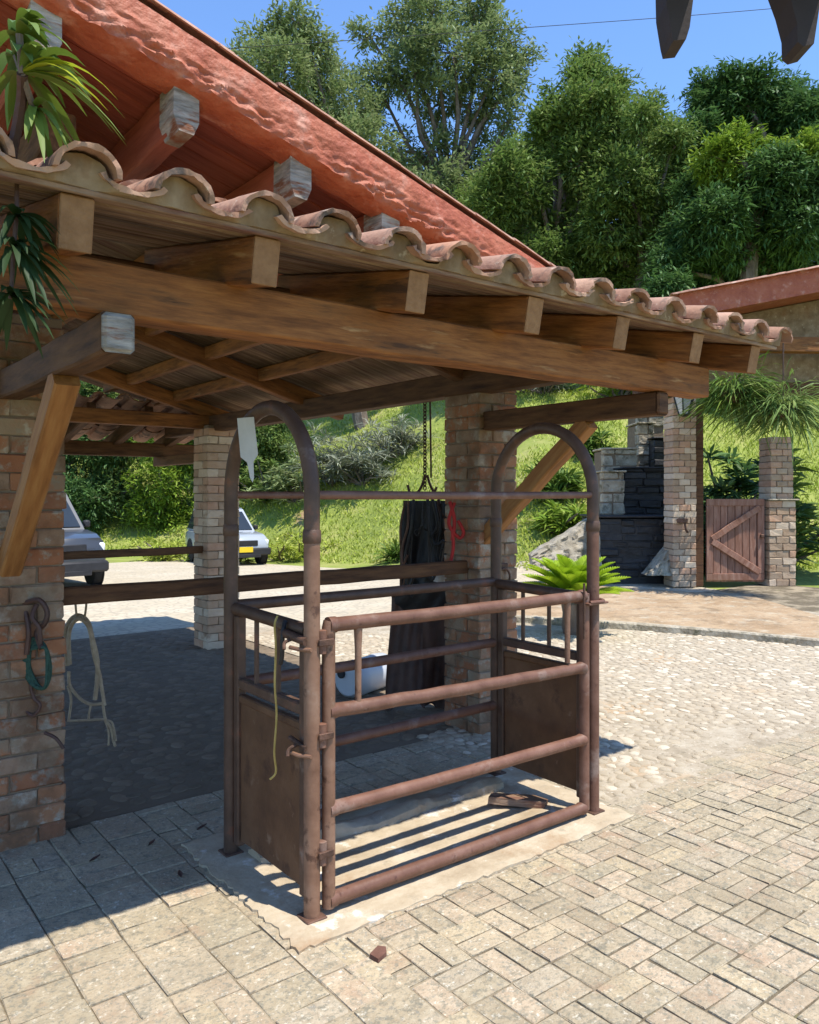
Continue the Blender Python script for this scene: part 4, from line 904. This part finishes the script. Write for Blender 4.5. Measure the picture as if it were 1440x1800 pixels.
def fronds(root, b, n, L, mat, el0, el1, seed, leaf=.12, w=.016, name='frond'):
    r = np.random.default_rng(seed)
    for i in range(n):
        az = 2*PI*i*.381966+r.uniform(-.1, .1); el = el0+(el1-el0)*(i/n)+r.uniform(-.06, .06); Lf = L*r.uniform(.85, 1.1); mb = MB(); P = []; k = 12
        h = Vector((math.cos(az), math.sin(az), 0)); sd = Vector((-h.y, h.x, 0))
        for j in range(k+1):
            u = j/k; e = el-u*u*.55; P.append(Vector(b)+h*(Lf*u*math.cos(el-.25*u*u))+Vector((0, 0, Lf*(u*math.sin(el)-.22*u*u))))
        mb.tube(P, [.008*(1-.8*j/k)+.001 for j in range(k+1)], 4, cap=False)
        for j in range(2, 2*k):
            u = j/(2*k); a = int(u*k); f = u*k-a; p = P[a].lerp(P[min(a+1, k)], f); tg = (P[min(a+1, k)]-P[a]).normalized(); ll = leaf*math.sin(PI*min(1, u*.9+.12))**.6
            for sg in (1, -1):
                dv = (sd*sg*.85+tg*.55+Vector((0, 0, .32))).normalized()*ll; c_ = tg*w*.5
                mb.add([p-c_, p+c_, p+dv*.7+c_*.8, p+dv, p+dv*.7-c_*.8], [(0, 1, 2, 3, 4)])
        part(name, mb, mat, root)
cb = W((1010-721)/FPX*9.1, 9.1, 0)
cy = thing('cycad', 'bright yellow-green cycad in the yard behind the far arch', 'plant', cb)
part('trunk', MB().lathe([(.12, 0), (.14, .08), (.13, .25), (.15, .36), (.08, .42)], 12, tuple(cb)), m_bark, cy, True)
fronds(cy, (cb.x, cb.y, .38), 54, .70, l_cycad, 1.35, .40, 5, .16, .034)
# strap-leaved plants at the top left, growing on the eave corner
def straps(root, b, n, L, w, mat, seed, name='leaf', el=(.0, 1.2), az=(0, 2*PI), droop=.7):
    r = random.Random(seed)
    for i in range(n):
        a = r.uniform(*az); e = r.uniform(*el); Lf = L*r.uniform(.6, 1.15); h = Vector((math.cos(a), math.sin(a), 0)); sd = Vector((-h.y, h.x, .3*r.uniform(-1, 1))); rows = []
        for j in range(8):
            u = j/7; p = Vector(b)+h*(Lf*u*math.cos(e))+Vector((0, 0, Lf*(u*math.sin(e)-droop*u*u))); ww = w*(math.sin(PI*(.12+.88*u))**.7)*.5+.0006
            rows.append([p+sd*ww+Vector((0, 0, ww*.35)), p, p-sd*ww+Vector((0, 0, ww*.35))])
        part(name, MB().grid(rows), mat, root, True)
b = at(40, 130, 2.02); o = thing('eave_plant', 'strap-leaved green plant growing on the tiles at the top left corner', 'plant', b)
straps(o, b, 26, .24, .026, l_strap, 3, az=(-1.6, 1.9)); straps(o, b, 7, .27, .016, l_yellow, 8, az=(-1.1, .2), el=(.2, .8)); straps(o, at(35, 60, 2.0), 14, .16, .028, l_strap, 14, az=(-2, 2))
straps(o, at(60, 190, 2.08), 12, .15, .02, l_strap, 31, az=(-2, 2), el=(-.5, .6)); straps(o, at(30, 100, 2.06), 22, .2, .03, l_dark, 33, az=(-2, 2))
part('stem', MB().tube(spline([tuple(b), (b.x+.01, b.y+.06, b.z-.05), (b.x, b.y+.14, 2.49)], 5), [.014]*10+[.02], 7), m_leather, o, True)
for xx, yy, dd_ in ((35, 60, 2.0), (30, 100, 2.06), (60, 190, 2.08)): part('stem', MB().tube([tuple(b), tuple(at(xx, yy, dd_))], .009, 6), m_bark, o, True)
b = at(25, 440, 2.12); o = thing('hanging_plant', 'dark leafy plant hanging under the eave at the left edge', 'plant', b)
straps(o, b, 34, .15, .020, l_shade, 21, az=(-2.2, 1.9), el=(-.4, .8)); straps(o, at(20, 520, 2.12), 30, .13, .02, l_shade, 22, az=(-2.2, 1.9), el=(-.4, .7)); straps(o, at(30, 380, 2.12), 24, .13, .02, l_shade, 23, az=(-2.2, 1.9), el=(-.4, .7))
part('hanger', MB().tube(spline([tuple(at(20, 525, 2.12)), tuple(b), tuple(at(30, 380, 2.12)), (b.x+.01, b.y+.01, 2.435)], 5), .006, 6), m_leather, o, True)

# ------------------------------------------------------------------ right-hand house, gate, cascade --------------------------
house = thing('gate_house', 'brick-columned house with red plastered verge at the right edge', 'house', W(4.7, 13.6, 0))
def hcol(x, d, s, h, label=None):
    p = W((x-721)/FPX*d, d); return p
# local frame of the house front: runs along lateral direction, turned a little
HA = math.radians(-38+4); ex = Vector((math.cos(HA), math.sin(HA), 0)); ey = Vector((-ex.y, ex.x, 0)); HO = W((1184-721)/FPX*13.75, 13.75, 0)
HM = Matrix((ex, ey, Vector((0, 0, 1)))).transposed().to_4x4(); HM.translation = HO
def hpart(name, mb, mat, par=None, sm=False): return link(name, mb.mesh(name, mat, sm), par or house, HM)
def hbricks(name, x0, y0, s, h, course, mat, z0=0, sy=None):
    sy = sy or s; c = hpart(name, MB().cbox((x0+.012, y0+.012, z0), (x0+s-.012, y0+sy-.012, z0+h), .004), m_mortar); j = .008; n = int(h/course); ms = {}
    for k in range(n):
        cuts = [0, s*.5, s] if k % 2 else [0, s*.27, s*.75, s]
        for q in range(len(cuts)-1):
            key = (k % 2, q, random.randrange(2))
            if key not in ms:
                mb = MB().cbox((cuts[q]+j/2, 0, j/2), (cuts[q+1]-j/2, sy, course-j/2), .01); mb.v = [tuple(a+random.uniform(-.006, .006) for a in v) for v in mb.v]; ms[key] = mb.mesh('brick', mat)
            link('brick', ms[key], c, HM @ Matrix.Translation((x0+random.uniform(-.004, .004), y0+random.uniform(-.006, .006), z0+k*course)))
    return c
hbricks('column', 0, 0, .42, 3.3, .11, m_brick2)
hpart('door_post', MB().cbox((.44, .12, 0), (.60, .28, 3.2), .01), m_wooddark)
hbricks('column', 1.74, .05, .5, 1.5, .125, m_brick2); hbricks('column', 1.80, .1, .42, 1.1, .11, m_brick2, 1.52)
hpart('column_cap', MB().cbox((1.72, .0, 1.503), (2.28, .6, 1.53), .01), m_stone)
hpart('lintel', MB().cbox((-.6, .05, 3.32), (5, .33, 3.58), .01), m_wooddark)
hpart('gable_wall', MB().prism([(.0, 3.585), (5, 3.585), (5, 5.5), (0, 4.5)], .12, .3, 1), m_plaster)
# verge rising to the right
def vz(x): return 4.62+.20*x
P = []
for i in range(81):
    x = -.2+5.6*i/80; row = []
    for j in range(11): v = j/10; row.append((x, -.75-.012*math.sin(x*23+v*9)*math.cos(v*14-x*7), vz(x)-.10+.42*v))
    P.append(row)
mb = MB(); mb.grid(P); mb.grid([[(r_[0][0], -.75, r_[0][2]), (r_[0][0], 2.2, r_[0][2])] for r_ in P]); mb.grid([[(r_[-1][0], -.75, r_[-1][2]), (r_[-1][0], 2.2, r_[-1][2])] for r_ in P])
hpart('plastered_verge', mb, m_redplaster, sm=True)
hpart('soffit_beam', MB().cbox((-.2, -.55, 4.0), (5.2, -.35, 4.25), .01), m_wood)
for i in range(18):
    x = -.2+i*.31; link('roof_tile', random.choice(T_edge), house, HM @ Matrix.Translation((x+.2, -.78, vz(x)+.33)) @ Matrix.Rotation(-math.atan(.20), 4, 'Y') @ Matrix.Rotation(PI/2, 4, 'Z') @ Matrix.Diagonal((.9, .85, .7, 1)))
gt = tag(link('wooden_gate', None, None, HM @ Matrix.Translation((.66, .14, .05))), 'faded red plank gate with diagonal braces between two brick columns', 'gate')
x = 0; W_ = 1.05
gm = HM @ Matrix.Translation((.66, .14, .05)); WM[gt.name] = gm
def gp(name, mb, mat): return link(name, mb.mesh(name, mat), gt, gm)
k = 0
while x < W_-.02:
    gp('plank', MB().cbox((x+.004, .02, .02+random.uniform(0, .01)), (x+.127, .045, 1.47), .005), m_gatewood); x += .1312
for z in (.05, 1.36): gp('cross_board', MB().cbox((.0, -.005, z), (W_, .0195, z+.12), .005), m_gatewood)
for x in (0, W_-.12): gp('upright_board', MB().cbox((x, -.006, .172), (x+.12, .019, 1.358), .005), m_gatewood)
for (za, zb) in ((.78, 1.33), (.74, .20)):
    p0 = gm @ Vector((.10, -.016, za)); p1 = gm @ Vector((W_-.1, -.016, zb)); beam('brace', p0, p1, .028, .11, m_gatewood, gt, up=(0, 0, 1))
gp('latch', MB().cbox((W_-.09, -.06, .80), (W_-.03, -.008, .86), .008), m_iron)
# lantern on the column
lm = HM @ Matrix.Translation((.11, -.2, 3.12)); ln = tag(link('wall_lantern', None, None, lm), 'iron wall lantern with glass panes on the gate house column', 'lantern')
WM[ln.name] = lm
link('roof', MB().lathe([(.19, 0), (.20, .02), (.12, .07), (.03, .13), (.02, .17)], 6, (0, 0, .17)).mesh('roof', m_trim), ln, lm)
for k in range(6):
    a = PI/3*k; link('frame_bar', MB().tube([(.18*math.cos(a), .18*math.sin(a), .17), (.09*math.cos(a), .09*math.sin(a), -.15)], .012, 6).mesh('frame_bar', m_trim), ln, lm)
    a2 = a+PI/3; q = .95
    link('pane', MB().add([(.18*q*math.cos(a), .18*q*math.sin(a), .165), (.18*q*math.cos(a2), .18*q*math.sin(a2), .165), (.09*q*math.cos(a2), .09*q*math.sin(a2), -.145), (.09*q*math.cos(a), .09*q*math.sin(a), -.145)], [(0, 1, 2, 3)]).mesh('pane', m_lglass), ln, lm)
link('base', MB().lathe([(.095, -.165), (.10, -.15), (.03, -.19)], 6).mesh('base', m_trim), ln, lm); link('arm', MB().tube([(0, .16, -.05), (0, .10, .28), (0, 0, .33)], .014, 6).mesh('arm', m_trim), ln, lm)
tb = HM @ Vector((.14, -.06, 1.12)); o = thing('tie_bracket', 'small dark iron bracket on the gate house column', 'bracket', tb)
part('plate', MB().cbox((tb.x-.07, tb.y-.07, tb.z), (tb.x+.07, tb.y+.07, tb.z+.08), .01), m_iron, o); part('hook', MB().tube(spline([(tb.x, tb.y-.05, tb.z), (tb.x+.02, tb.y-.06, tb.z-.12), (tb.x+.07, tb.y-.06, tb.z-.16)], 5), .02, 6), m_iron, o, True)
# hanging ferns
for (x, y, d, n, L, lab, sd) in ((1295, 690, 12.6, 60, 1.0, 'hanging fern beside the gate house lintel', 61), (1378, 720, 12.2, 80, 1.0, 'large hanging fern above the right brick pillar', 62)):
    b = at(x, y, d); o = thing('hanging_fern', lab, 'fern', b, 'ferns hanging at the gate house')
    part('basket', MB().lathe([(.08, -.16), (.2, -.1), (.24, 0), (.22, .02)], 12, tuple(b)), m_leather, o, True)
    r = np.random.default_rng(sd); k = 1150; base = np.array(b)+r.normal(0, .12, (k, 3)); dirs = r.normal(0, 1, (k, 3)); dirs[:, 2] = np.abs(dirs[:, 2])*.5-.2
    V, Fq = leaves(base+unit(dirs)*r.uniform(0, .4, (k, 1)), dirs, L*r.uniform(.2, .75, k), r.uniform(.015, .035, k), .5, r); npmesh('foliage', V-np.array(b), Fq, l_strap if sd == 61 else l_mango, o, Matrix.Translation(b))
    part('hanger', MB().tube([(b.x, b.y, b.z), (b.x, b.y, b.z+1.2)], .012, 5), m_iron, o, True)
# dark shrubbery behind the gate
for (x, y, d, lab, sd) in ((1290, 850, 16.5, 'dark shrub behind the wooden gate', 71), (1340, 800, 17, 'dark shrub between the gate and the right pillar', 72), (1265, 780, 17.5, 'dark shrub beside the gate house post', 73)):
    shrub('shrub', lab, (x-721)/FPX*d, d, 60, 1.9, .7, .6, .10, l_dark if sd != 72 else l_mango, 'shrub', 'shrubs behind the gate', sd, mul=2)
# black stepped cascade
cas = thing('stone_cascade', 'black stepped slate cascade between pale stone walls', 'cascade', W((1120-721)/FPX*14.6, 14.6, 0))
def tier(x0, x1, y0, y1, d, dep, mat, name, course):
    p0 = at(x0, y0, d); p1 = at(x1, y0, d); z1 = EYE+(870-y1)/FPX*d; z0 = min(EYE+(870-y0)/FPX*d, z1-.1); exx = (Vector((p1.x, p1.y, 0))-Vector((p0.x, p0.y, 0))); L_ = exx.length; exx.normalize(); eyy = Vector((-exx.y, exx.x, 0))
    m = Matrix((exx, eyy, Vector((0, 0, 1)))).transposed().to_4x4(); m.translation = Vector((p0.x, p0.y, z0)); h = z1-z0
    c = link(name, MB().cbox((.02, .03, -.4), (L_-.02, dep, h-.02), .01).mesh(name, m_slate if mat is m_slate else m_mortar), cas, m); k = 0; z = 0
    while z < h-.03:
        hh = course*random.uniform(.8, 1.2); x = 0
        if z+hh > h: hh = h-z
        while x < L_-.02:
            w = random.uniform(.25, .55) if course < .2 else random.uniform(.2, .45)
            if x+w > L_-.12: w = L_-x
            mb = MB().cbox((x+.008, random.uniform(-.03, .03), z+.008), (x+w-.008, .25, z+hh-.006), .018); mb.v = [tuple(a+random.uniform(-.012, .012) for a in v) for v in mb.v]
            link('stone', mb.mesh('stone', mat), c, m); x += w
        z += hh
    mb = MB().cbox((-.02, -.05, h), (L_+.02, dep, h+.035), .01); link('stone', mb.mesh('stone', mat if mat is not m_slate else m_slate), c, m)
    return c
tier(1047, 1192, 1016, 910, 14.4, 1.2, m_slate, 'tier', .13); tier(1097, 1192, 915, 824, 15.6, 1.2, m_slate, 'tier', .13); tier(1150, 1192, 830, 771, 16.8, 1.2, m_slate, 'tier', .13)
tier(1060, 1100, 905, 830, 15.2, 1.0, m_stone, 'side_wall', .22); tier(1062, 1122, 835, 790, 16.3, .9, m_stone, 'side_wall', .22); tier(1122, 1152, 835, 745, 17.2, .9, m_stone, 'side_wall', .22); tier(1122, 1170, 750, 722, 18.6, .9, m_stone, 'side_wall', .22)
# sloping stones at the foot
def rubble(name, c, lab, cat, nu=22, nv=12, amp=.05, seed=3):      # a battered rubble face with a thickness of its own
    r = random.Random(seed); f = [r.uniform(0, 6) for _ in range(6)]; q = Vector((FW[0], FW[1], 0)); G = []
    for i in range(nu+1):
        u = i/nu; row = []
        for j in range(nv+1):
            v = j/nv; p = (c[0].lerp(c[1], u)).lerp(c[3].lerp(c[2], u), v)
            k = amp*(math.sin(u*19+f[0]+3*math.sin(v*11+f[1]))*math.cos(v*13+f[2]+2*math.sin(u*9))+r.uniform(-.5, .5)); row.append(p-q*k+Vector((0, 0, k*.5 if v == 0 else 0)))
        G.append(row)
    mb = MB(); mb.grid(G); B = [[p+q*.4 for p in r_] for r_ in G]; mb.grid(B); mb.grid([[a[0] for a in G], [a[0] for a in B]]); mb.grid([G[0], B[0]]); mb.grid([G[-1], B[-1]])
    tag(part(name, mb, m_stone, None, True, pivot=tuple(c[3])), lab, cat)
rubble('sloping_wall', [at(935, 975, 14.2), at(1052, 905, 14.6), at(1060, 1002, 14.2), at(940, 1002, 13.9)], 'pale sloping stone wall behind the cycad', 'wall')
rubble('ramp_stone', [at(1150, 1000, 13.9), at(1186, 955, 14.0), at(1188, 1012, 13.8), at(1140, 1012, 13.8)], 'pale triangular stone at the foot of the gate house column', 'stone', 10, 8, .03, 5)
# power line
mb = MB(); mb.tube(spline([at(-400, 130, 30), at(300, 92, 30), at(920, 49, 30), at(1360, 15, 30), at(2000, -45, 30)], 8), .012, 5); tag(part('power_line', mb, m_cable, None, True, pivot=tuple(at(920, 49, 30))), 'thin power line crossing the sky above the trees', 'cable')
# carved rafter tails of the eave above the photographer
for (x, y, wt, wb, lab, sd) in ((1176, 104, 54, 25, 'carved rafter tail hanging down into the sky, left of two', 1), (1392, 114, 54, 22, 'carved rafter tail at the top right corner', 2)):
    d = 1.1; k = d/FPX; b = at(x, y, d); pr = [(-wt*.42*k, .085), (-wt*.40*k, .05), (-wb*.55*k, .012), (-wb*.4*k, 0), (wb*.45*k, .002), (wb*.7*k, .018), (wt*.48*k, .07), (wt*.58*k, .10)] if sd == 1 else [(-wt*.85*k, .10), (-wt*.52*k, .062), (-wt*.32*k, .03), (-wb*.75*k, .006), (-wb*.3*k, 0), (wb*.5*k, .004), (wb*.9*k, .05), (wb*1.1*k, .10)]
    o = tag(link('rafter_tail', None, None, Matrix.Translation(b) @ Matrix.Rotation(YAW, 4, 'Z')), lab, 'rafter tail', 'rafter tails above the camera'); m = Matrix.Translation(b) @ Matrix.Rotation(YAW, 4, 'Z'); WM[o.name] = m
    link('tip', MB().prism(pr, -.045, 0, 1).mesh('tip', m_tail), o, m); link('rafter', MB().cbox((-.03, -1.4, .104), (.03, 0, .19), .006).mesh('rafter', m_tail), o, m)

# dry leaves blown onto the pavers
for k, (x, y, a) in enumerate(((168, 1518, .3), (268, 1490, .5), (356, 1462, .2), (318, 1546, 1.4))):
    d = 1.6*FPX/(y-870); p = W((x-721)/FPX*d, d, .0125); r_ = random.Random(k); mb = MB(); L_ = r_.uniform(.04, .055)
    mb.grid([[Vector((L_*(u-.5), sg*.011*math.sin(PI*min(max(u, .03), .97)), .004+.006*abs(sg)+.01*u*u)) for sg in (-1, 0, 1)] for u in (0, .25, .5, .75, 1)])
    lab = ('dry leaf in the shade nearest the left column', 'dry leaf second from the left column in the shade', 'dry leaf just left of the far post base of the crush', 'dry leaf at the edge of the eave shadow')[k]
    tag(link('dry_leaf', mb.mesh('dry_leaf', m_leather), None, Matrix.Translation(p) @ Matrix.Rotation(a, 4, 'Z')), lab, 'leaf', 'dry leaves on the pavers')
